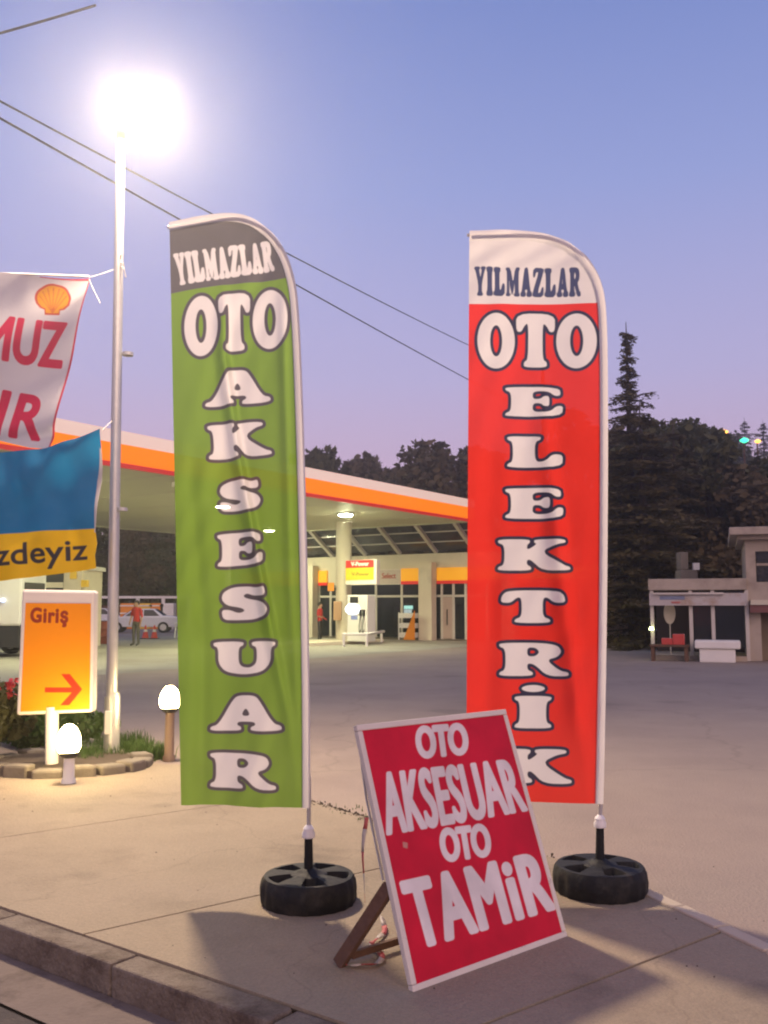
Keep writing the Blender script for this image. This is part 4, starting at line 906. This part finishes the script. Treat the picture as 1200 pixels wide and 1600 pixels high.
# ================================================================== ENTRANCE SIGN CORNER
sb = atz(78, 1190, .11); sb.z = 0
planter = empty('stone_planter', (sb.x, sb.y, 0), 'low rough stone ring around the entrance sign post', 'planter')
PR = .78; rngp = random.Random(3)
for i in range(17):
    a = 2 * math.pi * i / 17; r0, r1 = PR - .13, PR + .06; h = .10 + rngp.uniform(-.03, .03); da = math.pi / 17 * .93
    poly = [(sb.x + r * math.cos(t) * 1.05, sb.y + .36 + r * math.sin(t) * .8) for r, t in ((r0, a - da), (r1 + rngp.uniform(-.02, .03), a - da * .9), (r1 + rngp.uniform(-.02, .03), a + da * .9), (r0, a + da))]
    MB().prism(poly, -.02, h).build('stone', M['stone'], planter, bevel=.025)
MB().lathe([(PR - .12, 0), (PR - .12, .08), (.3, .10), (.05, .11)], 24, (sb.x, sb.y + .36, -.01)).build('soil', M['soil'], planter)
for o_ in planter.children:
    if o_.name.startswith('soil'): o_.scale = (1, 1, 1)
gs = empty('entrance_sign', (sb.x, sb.y, 0), 'orange Giriş entrance sign with red arrow on a pale post', 'sign')
def sp(px, py, dy=0.): p = aty(px, py, sb.y); p.y += dy; return p
MB().tube([Vector((sp(79, 1190).x, sb.y + .04, -.02)), Vector((sp(79, 1110).x, sb.y + .04, sp(79, 1105).z))], .062, 14).build('post', M['fascia_cream'], gs, True)
TLc, TRc, BRc, BLc = sp(34, 921), sp(148, 923), sp(145, 1113), sp(25, 1118)
def quadbox(c4, d0, d1): 
    v = [Vector((p.x, p.y + d0, p.z)) for p in c4] + [Vector((p.x, p.y + d1, p.z)) for p in c4]
    return MB().add(v, [(0, 1, 2, 3), (7, 6, 5, 4), (0, 4, 5, 1), (1, 5, 6, 2), (2, 6, 7, 3), (3, 7, 4, 0)])
quadbox((TLc, TRc, BRc, BLc), 0, .14).build('light_box', M['fascia_cream'], gs, bevel=.025)
def px_grid(name, B, T, L, Rr, ns, ntt, y, prints, base, parent=None, disp=None, map3=None, mk=None):
    """printed sheet: photo outline -> grid of pixels -> 3D"""
    PX = coons(B, T, L, Rr, ns, ntt).reshape(-1, 2)
    if map3: P3 = map3(PX)
    else:
        cx = (PX[:, 0] - 600) / F; cy = (800 - PX[:, 1]) / F; k = y / (CT - cy * ST); P3 = np.stack([cx * k, np.full(len(k), float(y)), EYE + (ST + cy * CT) * k], 1)
    if disp is not None: P3 = P3 + disp(PX)
    at = {}; lay = []; cache = {}
    for i, (S, thr, c) in enumerate(prints):
        key = id(S) if not isinstance(S, np.ndarray) or True else 0
        if key not in cache:
            nm = 'p%d' % len(cache); cache[key] = nm
            if callable(S): at[nm] = S(PX)
            else:
                d = np.full(len(PX), 1e3)
                for s in (S if isinstance(S, list) else [S]): d = sdf(PX, s, 14., d)
                at[nm] = d
        lay.append((cache[key], thr, c))
    return grid_obj(name, P3.reshape(ntt, ns, 3), ns, ntt, at, print_mat(name + '_print', base, lay, **(mk or {})), parent)
gtxt = to_quad(font_segs('Giriş', 1.15), [(49, 950), (106, 951), (105, 979), (48, 978)])
arrow = segs_of([[(70, 1074), (112, 1074), (95, 1053), (109, 1053), (128.5, 1077), (108, 1102), (94, 1102), (112, 1082), (70, 1082)]])
px_grid('face', [(32, 1112), (140, 1108)], [(40, 942), (142, 943)], [(32, 1112), (40, 942)], [(140, 1108), (142, 943)], 120, 190, sb.y - .006,
        [(gtxt, 1.3, (.30, .035, .015)), (arrow, 0, (.72, .035, .01))], (.90, .30, .004), gs, mk=dict(rough=.4, var=.03))
# globe garden lamps
def globe_lamp(px, base_y, gx, gy, rw, rh, label):
    b = atz(px, base_y); c = aty(gx, gy, b.y); e = empty('globe_lamp', (b.x, b.y, 0), label, 'garden lamp', 'lit globe lamps by the entrance')
    s = b.y / F; r_ = rw * s; h_ = rh * s
    MB().lathe([(.065, -.02), (.065, .03), (.052, .05), (.047, c.z - h_ * .95)], 14, (b.x, b.y, 0)).build('post', M['white'] if px < 150 else mat('tan_post', (.30, .20, .12), .6, .2), e, True)
    MB().lathe([(.06, 0), (.085, .02), (.09, .05), (.06, .06)], 14, (b.x, b.y, c.z - h_ * 1.02)).build('collar', M['dark'], e)
    prof = [(r_ * math.sqrt(max(0, 1 - t * t)) * (1.0 - .14 * t) + .004, h_ * t) for t in [-.95, -.8, -.6, -.35, -.1, .15, .4, .6, .78, .9, .97, 1.0]]
    MB().lathe(prof, 24, (c.x, b.y, c.z)).build('globe', M['globe'], e, True)
globe_lamp(107, 1224, 107.5, 1157, 17, 25, 'lit egg-shaped globe lamp in front of the entrance sign')
globe_lamp(264, 1187, 265.5, 1092, 15, 20, 'lit globe lamp on a tan post left of the green flag')
# planting: shrub with red flowers on the left, weeds round the mast
rngl = np.random.default_rng(8)
def shrub(name, c, rx, rz_, n, leaf, label, flowers=0, m='leaf_dark'):
    e = empty(name, (c[0], c[1], 0), label, 'shrub'); mb = MB()
    q = rngl.normal(size=(n, 3)); q /= np.linalg.norm(q, axis=1)[:, None]; q *= rngl.uniform(.3, 1, (n, 1)) ** .5; lump = 1 + .25 * np.sin(q[:, :1] * 7 + q[:, 1:2] * 5) 
    pts = np.array([c[0], c[1], rz_ * .95]) + q * lump * [rx, rx * .8, rz_ * .9]; pts[:, 2] = np.abs(pts[:, 2]) + .01
    leaf_cloud(mb, pts, leaf, rngl); o = raw(mb, 'foliage', M[m], e)
    st_ = MB()
    for k in range(9):
        a = k * .7; st_.tube([(c[0] + .05 * math.cos(a), c[1] + .05 * math.sin(a), -.02), (c[0] + rx * .6 * math.cos(a), c[1] + rx * .5 * math.sin(a), rz_ * 1.2)], [.012, .004], 5)
    st_.build('stem', M['bark'], e)
    for k in range(flowers):
        a = rngl.uniform(2.9, 6.2); rr = rngl.uniform(.6, 1.0) * rx; z = rngl.uniform(.8, 1.9) * rz_
        fl = MB(); leaf_cloud(fl, np.array([c[0] + rr * math.cos(a), c[1] - abs(rr * math.sin(a)) * .9, z]) + rngl.normal(size=(16, 3)) * .022, .022, rngl, 1.1); raw(fl, 'flower', M['flower'], e)
    return e
c = atz(8, 1205); shrub('flowering_shrub', (c.x - .62, c.y + .55), .55, .50, 4200, .030, 'dark shrub with red flowers at the left edge by the sign', 16)
c = atz(-70, 1215); shrub('flowering_shrub', (c.x - .4, c.y), .6, .4, 2500, .034, 'low dark shrub cut by the left edge', 4)
c = atz(62, 1178); shrub('green_shrub', (c.x, c.y + .5), .55, .22, 2600, .03, 'low green shrub lit yellow behind the sign post', 0, 'grass')
c = atz(35, 1172); shrub('green_shrub', (c.x, c.y + .5), .5, .28, 2400, .03, 'low green shrub behind the left end of the planter', 0, 'grass')
def tufts(name, boxes, n, hgt, label):
    mb = MB()
    for _ in range(n):
        (x0, y0), (x1, y1) = rnd.choice(boxes); p = atz(rnd.uniform(x0, x1), rnd.uniform(y0, y1)); a = rnd.uniform(0, 6.28); h = hgt * rnd.uniform(.4, 1.2); l = rnd.uniform(.1, .6) * h; w = rnd.uniform(.003, .007)
        d = Vector((math.cos(a), math.sin(a), 0)); s = Vector((-d.y, d.x, 0)) * w; q = Vector((p.x, p.y, -.01)) + Vector((rnd.gauss(0, .04), rnd.gauss(0, .04), 0))
        m1 = q + d * l * .35 + Vector((0, 0, h * .65)); m2 = q + d * l + Vector((0, 0, h)); mb.add([q - s, q + s, m1 + s * .8, m1 - s * .8, m2], [(0, 1, 2, 3), (3, 2, 4)])
    me = bpy.data.meshes.new(name); me.from_pydata(mb.v, [], mb.f); me.materials.append(M['grass']); o = bpy.data.objects.new(name, me); col.objects.link(o); return tag(o, label, 'grass', kind='stuff')
tufts('grass', [((142, 1172), (175, 1192)), ((178, 1176), (240, 1190)), ((185, 1180), (262, 1186)), ((150, 1160), (230, 1172)), ((120, 1180), (150, 1200))], 2600, .17, 'green weeds growing round the foot of the lamp mast')
tufts('weeds', [((505, 1258), (560, 1276)), ((560, 1277), (570, 1281)), ((300, 1203), (380, 1226))], 50, .03, 'small weeds in the crack behind the green flag base')

# ================================================================== BANNERS ON ROPES
BY = 9.65
bp_x = aty(-260, 600, BY).x
bpost = empty('banner_post', (bp_x, BY, 0), 'plain steel post holding the banner ropes beyond the left edge', 'post')
MB().tube([(bp_x, BY, -.05), (bp_x, BY, 6.2)], [.06, .05], 12).build('pole', M['galv'], bpost, True); MB().lathe([(.15, 0), (.15, .02)], 12, (bp_x, BY, -.01)).build('base_plate', M['galv'], bpost)
rw = lambda S: S
muz = to_quad(font_segs('MUZ', 1.02), [(-14, 494), (103, 506), (92, 573), (-25, 559)])
irr = to_quad(font_segs('IR', 1.1), [(3, 610), (75, 622), (58, 686), (-13, 676)])
shell = []
for k in range(0, 181, 6):
    a = R(180 - k); rr = 1.0 + .035 * abs(math.sin(R(k) * 7 / 2 * 1.0)); shell.append((80 + 28 * rr * math.cos(a) * 1.0, 466 - 25.5 * rr * math.sin(a)))
shell += [(107, 476), (99, 483), (92, 484), (92, 491.5), (68, 490.5), (67, 482), (60, 479), (54, 472)]
shell_in = [((x - 80) * .87 + 80, (y - 466) * .87 + 466) for x, y in shell]
ribs = []
for k in range(-3, 4):
    a = R(90 + k * 24); ribs.append(segs_of([[(80.4, 488), (80 + 22 * math.cos(a) + .9, 466 - 20 * math.sin(a)), (80 + 22 * math.cos(a) - .9, 466 - 20 * math.sin(a)), (79.6, 488)]]))
def wdisp(PX):
    x, y = PX[:, 0], PX[:, 1]; d = .05 * np.sin(x / 34 + y / 90) + .03 * np.sin(y / 23 + x / 60) + .05 * np.exp(-((y - 690 + .1 * x) / 12) ** 2)
    return np.stack([d * 0, d, d * 0], 1)
wb = empty('white_banner', aty(60, 700, BY), 'white banner with red letters MUZ and shell emblem, left edge', 'banner')
EDG = lambda PX: np.minimum(sdf(PX, segs_of([[(138, 430), (144, 436), (84, 704), (76, 702)]]), 60.), sdf(PX, segs_of([[(60, 428), (142, 430), (142, 437), (60, 431.5)]]), 60.))
px_grid('cloth', [(-250, 655), (-60, 678), (0, 688), (45, 699), (78, 702)], [(-250, 418), (0, 428), (139, 433)], [(-250, 655), (-250, 418)], [(78, 702), (83, 688), (112, 560), (139, 433)], 260, 170, BY - .02,
        [(EDG, 0., (.60, .06, .10)), ([muz], 2.6, (.64, .015, .085)), ([irr], 3.0, (.64, .015, .085)), ([segs_of([shell])], 0, (.52, .07, .05)), ([segs_of([shell_in])], 0, (.68, .30, .03)), (ribs, .1, (.52, .10, .04))], (.70, .66, .68), wb, wdisp, mk=dict(trans=.35, rough=.55))
MB().tube([aty(-250, 418, BY - .02), aty(0, 427, BY - .02), aty(139, 432, BY - .02)], .012, 6).build('top_hem', M['pole_white'], wb)
bb = empty('blue_banner', aty(60, 900, BY), 'blue banner with yellow band lettered zdeyiz tied to the mast', 'banner')
zd = to_quad(font_segs('zdeyiz', 1.02), [(-6, 851), (134, 842), (135, 884), (-5, 895)])
def bdisp(PX):
    x, y = PX[:, 0], PX[:, 1]; w = np.clip((x + 60) / 200, 0, 1); q = (y - 672) - (160 - x) * .55
    d = -.07 * np.exp(-(q / 26) ** 2) * w + .04 * np.exp(-((q - 60) / 30) ** 2) - .035 * np.exp(-((q - 115) / 25) ** 2) + .025 * np.sin(x / 21 + y / 60) + .02 * np.sin(x / 11 - y / 40)
    return np.stack([d * 0, d, d * 0], 1)
YEL = segs_of([[(-300, 850), (0, 834), (149, 826), (170, 822), (170, 920), (-300, 950)]])
HEM = segs_of([[(149, 752), (156, 700), (163, 700), (156, 832), (147.5, 832)]])
px_grid('cloth', [(-250, 930), (0, 908), (90, 897), (151, 888)], [(-250, 745), (0, 707), (70, 700), (120, 688), (160, 672)], [(-250, 930), (-250, 745)], [(151, 888), (149, 868), (152, 850), (149, 828), (156, 750), (160, 672)], 270, 170, BY - .06,
        [(lambda PX: sdf(PX, YEL, 400.), 0, (.92, .56, .012)), ([HEM], 0, (.55, .5, .5)), ([zd], .9, (.045, .04, .05))], (.010, .19, .40), bb, bdisp, mk=dict(trans=.35, rough=.6))
def rope(a, b, label, sag=.05):
    P = [Vector(a).lerp(Vector(b), k / 8) - Vector((0, 0, sag * 4 * (k / 8) * (1 - k / 8))) for k in range(9)]
    tag(MB().tube(P, .0035, 5).build('rope', M['rope']), label, 'rope', 'ropes tying the banners')
rope(aty(160, 672, BY - .06), aty(178, 655, LB.y) , 'short rope from the blue banner corner to the mast', .0)
rope(aty(139, 433, BY - .02), aty(184, 418, LB.y), 'thin rope from the white banner corner up to the mast', .01)
rope(aty(139, 436, BY - .02), aty(157, 474, BY - .1), 'loose rope end dangling from the white banner corner', .01)
rope(aty(-250, 418, BY - .02), Vector((bp_x, BY, aty(-260, 415, BY).z)), 'rope from the white banner to the post beyond the edge', 0)
rope(aty(-250, 655, BY - .02), Vector((bp_x, BY, aty(-260, 655, BY).z)), 'lower rope of the white banner at the post beyond the edge', 0)
rope(aty(-250, 745, BY - .06), Vector((bp_x, BY, aty(-260, 745, BY).z)), 'rope from the blue banner to the post beyond the edge', 0)
rope(aty(-250, 930, BY - .06), Vector((bp_x, BY, aty(-260, 930, BY).z)), 'lower rope of the blue banner at the post beyond the edge', 0)

# ================================================================== FEATHER FLAGS
def flag_base(parent, c, rad):
    n, rings = 90, [(x / 24, 0) for x in range(0, 23)]
    vs = []; fs = []; H = .155
    for r, _ in rings:
        for k in range(n):
            a = 2 * math.pi * k / n; z = H - .03 * max(0, (r - .35)) ** 2
            z += .025 * math.exp(-((r - .1) / .12) ** 2)
            pk = sm((math.cos(5 * a + .6) - .05) / .4) * sm((.24 - abs(r - .60)) / .09); z -= .07 * pk
            vs.append((c[0] + rad * r * math.cos(a), c[1] + rad * r * math.sin(a), z))
    side = [(.965, H - .03), (.995, H - .065), (1.0, .07), (.985, .03), (.95, .0), (.5, -.005)]
    for r, z in side:
        for k in range(n):
            a = 2 * math.pi * k / n; rr = r * (1 + .012 * math.cos(20 * a)); 
            if r > .99: rr -= .035 * max(0, math.cos(5 * a + .6)) ** 4
            vs.append((c[0] + rad * rr * math.cos(a), c[1] + rad * rr * math.sin(a), z))
    tot = len(rings) + len(side)
    for i in range(tot - 1):
        for k in range(n): fs.append((i * n + k, i * n + (k + 1) % n, (i + 1) * n + (k + 1) % n, (i + 1) * n + k))
    return MB().add(vs, fs).build('base', M['rubber'], parent, True)
def surface_map(P0, a_bot, a_top, lean=0.):
    """vertical cloth through the pole foot P0; its horizontal direction turns from a_bot (z=.5) to a_top (z=3.9)"""
    def f(PX):
        cx = (PX[:, 0] - 600) / F; cy = (800 - PX[:, 1]) / F; rx, ry, rz = cx, CT - cy * ST, ST + cy * CT; z = np.full(len(PX), 2.0)
        for _ in range(12):
            al = np.radians(a_bot + (a_top - a_bot) * np.clip((z - .5) / 3.4, -.2, 1.1)); nx, ny = np.sin(al), np.cos(al)
            py0 = P0.y + lean * z
            t = (P0.x * nx + py0 * ny) / (rx * nx + ry * ny); z = EYE + rz * t
        return np.stack([rx * t, ry * t, z], 1)
    return f
def flag(name, label, footpx, pole_px, BLp, TLp, Bmid, a_bot, a_top, prints, base, disp, joint_y):
    P0 = atz(*footpx); mp = surface_map(P0, a_bot, a_top); e = empty(name, (P0.x, P0.y, 0), label, 'flag', 'feather flags on black bases')
    curve = smooth_line(pole_px, 3)
    # split of the pole curve: cloth runs from its BR corner to TL corner
    i0 = int(np.argmin(abs(curve[:, 1] - Bmid[1]))); arc = curve[i0:]
    corner = int(np.argmin(abs(arc[:, 1] - joint_y))) ; RIGHT = arc[:corner + 1]; TOP = arc[corner:][::-1]
    BR = RIGHT[0]; prints = prints + [(lambda PX: polydist(PX, arc) - 12., 0, (.80, .75, .75))]; disp0 = disp
    def disp(PX):
        q = polydist(PX, arc); return disp0(PX) + np.stack([q * 0, -.022 * np.sqrt(np.clip(1 - ((q - 5) / 8) ** 2, 0, 1)), q * 0], 1)
    px_grid('cloth', [BLp, ((BLp[0] + BR[0]) / 2, (BLp[1] + BR[1]) / 2 + 1.5), tuple(BR)], TOP, [BLp, TLp], RIGHT, 150, 470, 0, prints, base, e, disp, mp, mk=dict(trans=.42, clear=.035, rough=.7, var=.05))
    off = np.array([0, -.004, 0])
    A3 = mp(arc) + off
    MB().tube([tuple(p + np.array([-.012, .016, -.012 * (k > len(A3) * .6)])) for k, p in enumerate(A3)], [.011] * len(A3), 8).build('pole_tip', M['silver'], e, True)
    low = mp(resample(curve[:i0 + 4], 12)) + np.array([-.008, .014, 0])
    low = [Vector((P0.x, P0.y, .10))] + [Vector(p) for p in low if p[2] > .36]
    MB().tube([low[1], *low[2:]], .012, 10).build('pole', M['silver'], e, True)
    MB().tube([Vector((P0.x, P0.y, .10)), low[1] + (low[2] - low[1]) * .2], [.027, .021], 12).build('stem', M['rubber'], e, True)
    c = low[1] - Vector((0, 0, .045)); MB().lathe([(.016, 0), (.034, .008), (.036, .03), (.028, .045), (.03, .055), (.02, .07), (.014, .075)], 14, tuple(c)).build('collar', M['pole_white'], e, True)
    flag_base(e, (P0.x, P0.y, 0), .262)
    return e
def polydist(PX, arc):
    d = np.full(len(PX), 1e3)
    for a, b in zip(arc[:-1], arc[1:]):
        ab = b - a; t = np.clip(((PX - a) @ ab) / max(1e-9, ab @ ab), 0, 1); d = np.minimum(d, np.linalg.norm(PX - a - t[:, None] * ab, axis=1))
    return d
def seq(items): return [to_quad(glyph(ch), q) for ch, q in items]
WHITE = (.78, .74, .74); INK = (.035, .035, .07)
g_letters = seq([('O', [(287, 468), (340, 460), (341, 556), (288, 562)]), ('t', [(340, 461), (391, 455), (393, 547), (342, 551)]), ('O', [(394, 455), (449, 447), (451, 540), (395, 548)]),
    ('A', [(322, 581), (419, 573), (424, 627), (320, 638)]), ('K', [(323, 665), (417, 656), (426, 710), (326, 720)]), ('S', [(341, 752), (408, 747), (409, 795), (341, 801)]),
    ('E', [(339, 834), (411, 829), (412, 881), (340, 887)]), ('S', [(344, 918), (417, 914), (418, 968), (344, 971)]), ('U', [(333, 1003), (430, 1001), (430, 1054), (333, 1056)]), ('A', [(329, 1087), (439, 1086), (441, 1143), (328, 1144)]), ('R', [(328, 1177), (431, 1178), (432, 1236), (328, 1233)])])
g_name = to_quad(string('YILMAZLAR'), [(271, 400), (423, 375), (429, 421), (278, 449)])
g_top = segs_of([[(240, 300), (500, 300), (500, 424), (465, 430), (430, 436), (350, 446), (268, 461), (240, 466)]])
def crease(PX, pts, amp, w, side=0.):
    pts = np.array(pts, float); y = PX[:, 1]; xc = np.interp(y, pts[:, 1], pts[:, 0]); k = np.interp(y, pts[:, 1], np.r_[0, np.ones(len(pts) - 2), .3]) * (y >= pts[0, 1]) * (y <= pts[-1, 1] + 40)
    q = (PX[:, 0] - xc) / w; return amp * k * (np.exp(-q * q) - side * q * np.exp(-q * q))
def gdisp(PX):
    x, y = PX[:, 0], PX[:, 1]; edge = np.clip((470 - x) / 60, 0, 1)
    d = .016 * np.sin((x - 270) / 17 + .5 * np.sin(y / 170)) * np.clip((y - 440) / 300, .1, 1) + .03 * np.sin((x - 260) / 52 + y / 420)
    d = d + crease(PX, [(352, 440), (352, 560), (372, 700), (396, 830), (425, 980), (455, 1120), (475, 1270)], .055, 10, .9) + crease(PX, [(445, 430), (447, 560), (452, 720), (456, 900), (470, 1120), (480, 1250)], .05, 8, .9) + crease(PX, [(300, 640), (305, 800), (320, 1000), (318, 1200), (316, 1260)], -.03, 14, .4)
    d = (d + .0035 * np.sin((x * .9 + y * .35) / 6 + 2 * np.sin(y / 70)) * (.5 + .5 * np.sin(y / 120 + x / 40)) + .003 * np.sin((x * .6 - y * .5) / 9 + np.sin(x / 30))) * edge
    return np.stack([d * .2, -d, d * 0], 1)
flag('feather_flag', 'green feather flag lettered OTO AKSESUAR with grey top', (482, 1410), [(482, 1400), (483, 1330), (485, 1268), (484.5, 1100), (481, 900), (476, 700), (471, 560), (467, 480), (462, 438), (450, 398), (430, 365), (401, 343), (365, 333), (315, 342), (265, 351)],
     (283, 1258), (265, 351), (484, 1268), 11, 26, [(lambda PX: sdf(PX, g_top, 400.), 0, (.13, .12, .125)), (g_letters, 4.6, (.10, .085, .10)), (g_letters, -.6, WHITE), ([g_name], .6, WHITE)], (.20, .34, .045), gdisp, 478)
r_letters = seq([('O', rect(745, 489, 805, 577)), ('t', rect(806, 489, 868, 574)), ('O', rect(869, 489, 933, 576)), ('E', rect(789, 604, 881, 651)), ('L', rect(792, 681, 881, 731)), ('E', rect(789, 762, 881, 811)),
    ('K', rect(778, 842, 891, 892)), ('T', rect(782, 922, 882, 974)), ('R', rect(780, 1004, 887, 1057)), ('I', rect(804, 1087, 862, 1139)), ('K', rect(778, 1170, 893, 1225))])
r_letters.append(to_quad(segs_of([ell(.5, .5, .5, .5, 30)]), rect(815, 1070, 852, 1082)))
r_name = to_quad(string('YILMAZLAR'), rect(741, 418, 907, 463))
r_top = segs_of([[(700, 300), (1000, 300), (1000, 472), (937, 473.5), (733, 476), (700, 476)]])
r_side = segs_of([[(938.5, 440), (990, 440), (990, 1300), (936, 1300), (939, 900)]])
def rdisp(PX):
    x, y = PX[:, 0], PX[:, 1]; edge = np.clip((945 - x) / 50, 0, 1)
    d = .012 * np.sin((x - 730) / 33 + y / 500) + crease(PX, [(845, 560), (870, 800), (885, 950), (905, 1100), (930, 1255)], .035, 16, .8) + crease(PX, [(770, 620), (772, 900), (765, 1100), (770, 1250)], -.025, 20, .5)
    d = d + .012 * np.sin((x * .8 + y * 1.3) / 9) * np.exp(-((y - 395) / 35) ** 2) * .4
    d = (d + .003 * np.sin((x * .9 + y * .3) / 7 + 2 * np.sin(y / 80)) * (.5 + .5 * np.sin(y / 140 - x / 50)) + .0025 * np.sin((x * .5 - y * .55) / 10 + np.sin(x / 30))) * edge
    return np.stack([d * 0, -d, d * 0], 1)
flag('feather_flag', 'red feather flag lettered OTO ELEKTRİK with white top', (938, 1393), [(938, 1385), (939, 1310), (942, 1254), (947, 1000), (949, 750), (949, 580), (947, 490), (942, 450), (927, 415), (902, 387), (866, 367), (820, 361), (775, 362), (733, 363)],
     (728, 1249), (733, 363), (941, 1254), 1, 3, [(r_letters, 4.4, INK), (r_letters, -.6, WHITE), (lambda PX: sdf(PX, r_top, 400.), 0, (.74, .70, .70)), (lambda PX: sdf(PX, r_side, 400.), 0, (.74, .68, .68)), ([r_name], .4, (.06, .07, .15))], (.77, .034, .022), rdisp, 500)

# ================================================================== A-BOARD
ABL = atz(645, 1552); ABR = atz(886, 1464); AE = (ABR - ABL).normalized(); AB = Vector((-AE.y, AE.x, 0)); AW = (ABR - ABL).length; AHt = 1.12
AV = AB * math.sin(R(20)) + Vector((0, 0, math.cos(R(20)))); AN = AE.cross(AV).normalized()
ab = empty('sign_board', tuple((ABL + ABR) / 2), 'red leaning board lettered OTO AKSESUAR OTO TAMiR in white', 'sign')
def ap(a, b, d=0.): return ABL + AE * a + AV * b + AN * d
def slab_box(a0, a1, b0, b1, d0, d1):
    v = [ap(a, b, d) for d in (d0, d1) for a, b in ((a0, b0), (a1, b0), (a1, b1), (a0, b1))]
    return MB().add(v, [(0, 1, 2, 3), (7, 6, 5, 4), (0, 4, 5, 1), (1, 5, 6, 2), (2, 6, 7, 3), (3, 7, 4, 0)])
slab_box(.004, AW - .004, .004, AHt - .004, -.022, -.004).build('panel', mat('panel_back', (.42, .36, .30), .8, .2, 4), ab)
T_ = .028; wm = mat('chipped_white_frame', (.66, .58, .50), .6, .1, 6, dirt=(.30, .2, .15), dscale=9, dlo=.62, dhi=.75)
for a in ((0, AW, 0, T_), (0, AW, AHt - T_, AHt), (0, T_, T_ + .001, AHt - T_ - .001), (AW - T_, AW, T_ + .001, AHt - T_ - .001)): slab_box(*a, -.024, .006).build('frame_bar', wm, ab, bevel=.004)
ns, ntt = 200, 220
s = np.linspace(T_, AW - T_, ns)[None, :, None]; t = np.linspace(T_, AHt - T_, ntt)[:, None, None]
P3 = (np.array(ABL) + np.array(AE) * s + np.array(AV) * t + np.array(AN) * .001).reshape(-1, 3); PX = projn(P3)
def word(txt, quad, sp=1.0): return to_quad(font_segs(txt, sp), quad)
aw = [word('OTO', [(649, 1137), (726, 1131), (732, 1177), (655, 1184)], .95), word('AKSESUAR', [(594, 1209), (799, 1187), (823, 1266), (606, 1304)], 1.06), word('OTO', [(686, 1297), (760, 1288), (768, 1336), (694, 1346)], .95), word('TAMiR', [(628, 1380), (842, 1333), (865, 1418), (655, 1480)], 1.12)]
d = np.full(len(PX), 1e3)
for S in aw[:3]: d = np.minimum(d, sdf(PX, S, 14.) - 2.7)
d = np.minimum(d, sdf(PX, aw[3], 14.) - 4.3)
chip = sdf(PX, segs_of([[(629, 1315), (637, 1317), (637, 1326), (630, 1324)]]), 14.)
grid_obj('face', P3.reshape(ntt, ns, 3), ns, ntt, {'p0': d, 'p1': chip}, print_mat('board_face', (.62, .005, .03), [('p0', 0, (.80, .72, .69)), ('p1', 0, (.6, .25, .2))], rough=.5, var=.14, grime=.12), ab)
# rear props
foot = atz(529, 1511); hing = ap(.02, .42, -.03)
foot2 = foot + AE * (AW * .93); hing2 = ap(AW - .05, .42, -.03)
for f_, h_ in ((foot, hing), (foot2, hing2)): MB().obox(f_ + Vector((0, 0, .012)), h_, .06, .032, up=AE).build('prop', M['wood'], ab, bevel=.004)
MB().obox(foot + AE * .04 + (hing - foot) * .12 + Vector((0, 0, .0)), foot2 - AE * .04 + (hing2 - foot2) * .12, .02, .03).build('tie_bar', M['wood'], ab)
MB().tube([ap(.012, AHt - .16, -.03), ap(.012, .8, -.05), ap(.01, .45, -.05)], .006, 6).build('wire_stay', M['galv'], ab)
# scrap of red and white tape behind the board
tpz = tag(bpy.data.objects.new('barrier_tape', None), 'crumpled red and white tape lying behind the red board', 'tape'); col.objects.link(tpz); tpz.location = atz(575, 1490); tpz.matrix_world = Matrix.Translation(atz(575, 1490))
def strip(pts, w, mats, nm, k0=0):
    P = [Vector(p) for p in smooth_line([tuple(p) for p in pts], 2)]
    for j in range(0, len(P) - 3, 3):
        mb = MB(); vs = []
        for q in range(j, min(j + 4, len(P))):
            d_ = (P[min(q + 1, len(P) - 1)] - P[max(q - 1, 0)]).normalized(); sd_ = d_.cross(Vector((.2, .3, 1))).normalized(); sd_ = (sd_ + Vector((0, 0, .5 * math.sin(q)))).normalized(); vs += [P[q] - sd_ * w, P[q] + sd_ * w]
        mb.add(vs, [(2 * i, 2 * i + 1, 2 * i + 3, 2 * i + 2) for i in range(len(vs) // 2 - 1)])
        o = mb.build(nm, mats[((j // 3) + k0) % len(mats)], tpz, True); so2 = o.modifiers.new('solid', 'SOLIDIFY'); so2.thickness = .0012
tm = [mat('tape_red', (.42, .08, .07), .5, .1), mat('tape_white', (.40, .34, .29), .5, .1)]
z = Vector((0, 0, .016))
strip([atz(534, 1513) + z, atz(560, 1516) + z * 1.6, atz(592, 1513) + z, atz(600, 1502) + z * 2, atz(575, 1482) + z, atz(592, 1474) + z * 1.8, atz(603, 1462) + z, atz(596, 1445) + z * 3], .013, tm, 'tape_strip')
strip([ap(.0, .72, -.06), ap(-.03, .60, -.10), ap(-.035, .48, -.12), ap(-.05, .38, -.13)], .010, tm, 'tape_strip')

# ================================================================== haze volume, added to give the lamps a glow
hm = bpy.data.materials.new('haze'); hm.use_nodes = True; t = hm.node_tree; t.nodes.remove(t.nodes['Principled BSDF'])
pv = t.nodes.new('ShaderNodeVolumePrincipled'); pv.inputs['Color'].default_value = (.95, .93, .92, 1); pv.inputs['Density'].default_value = .0021; pv.inputs['Anisotropy'].default_value = .77
t.links.new(pv.outputs[0], t.nodes['Material Output'].inputs['Volume'])
tag(MB().box((-260, -260, -1.2), (260, 260, 44)).build('haze', hm), 'thin pale haze added over the whole place for lamp glow', 'haze', kind='stuff')
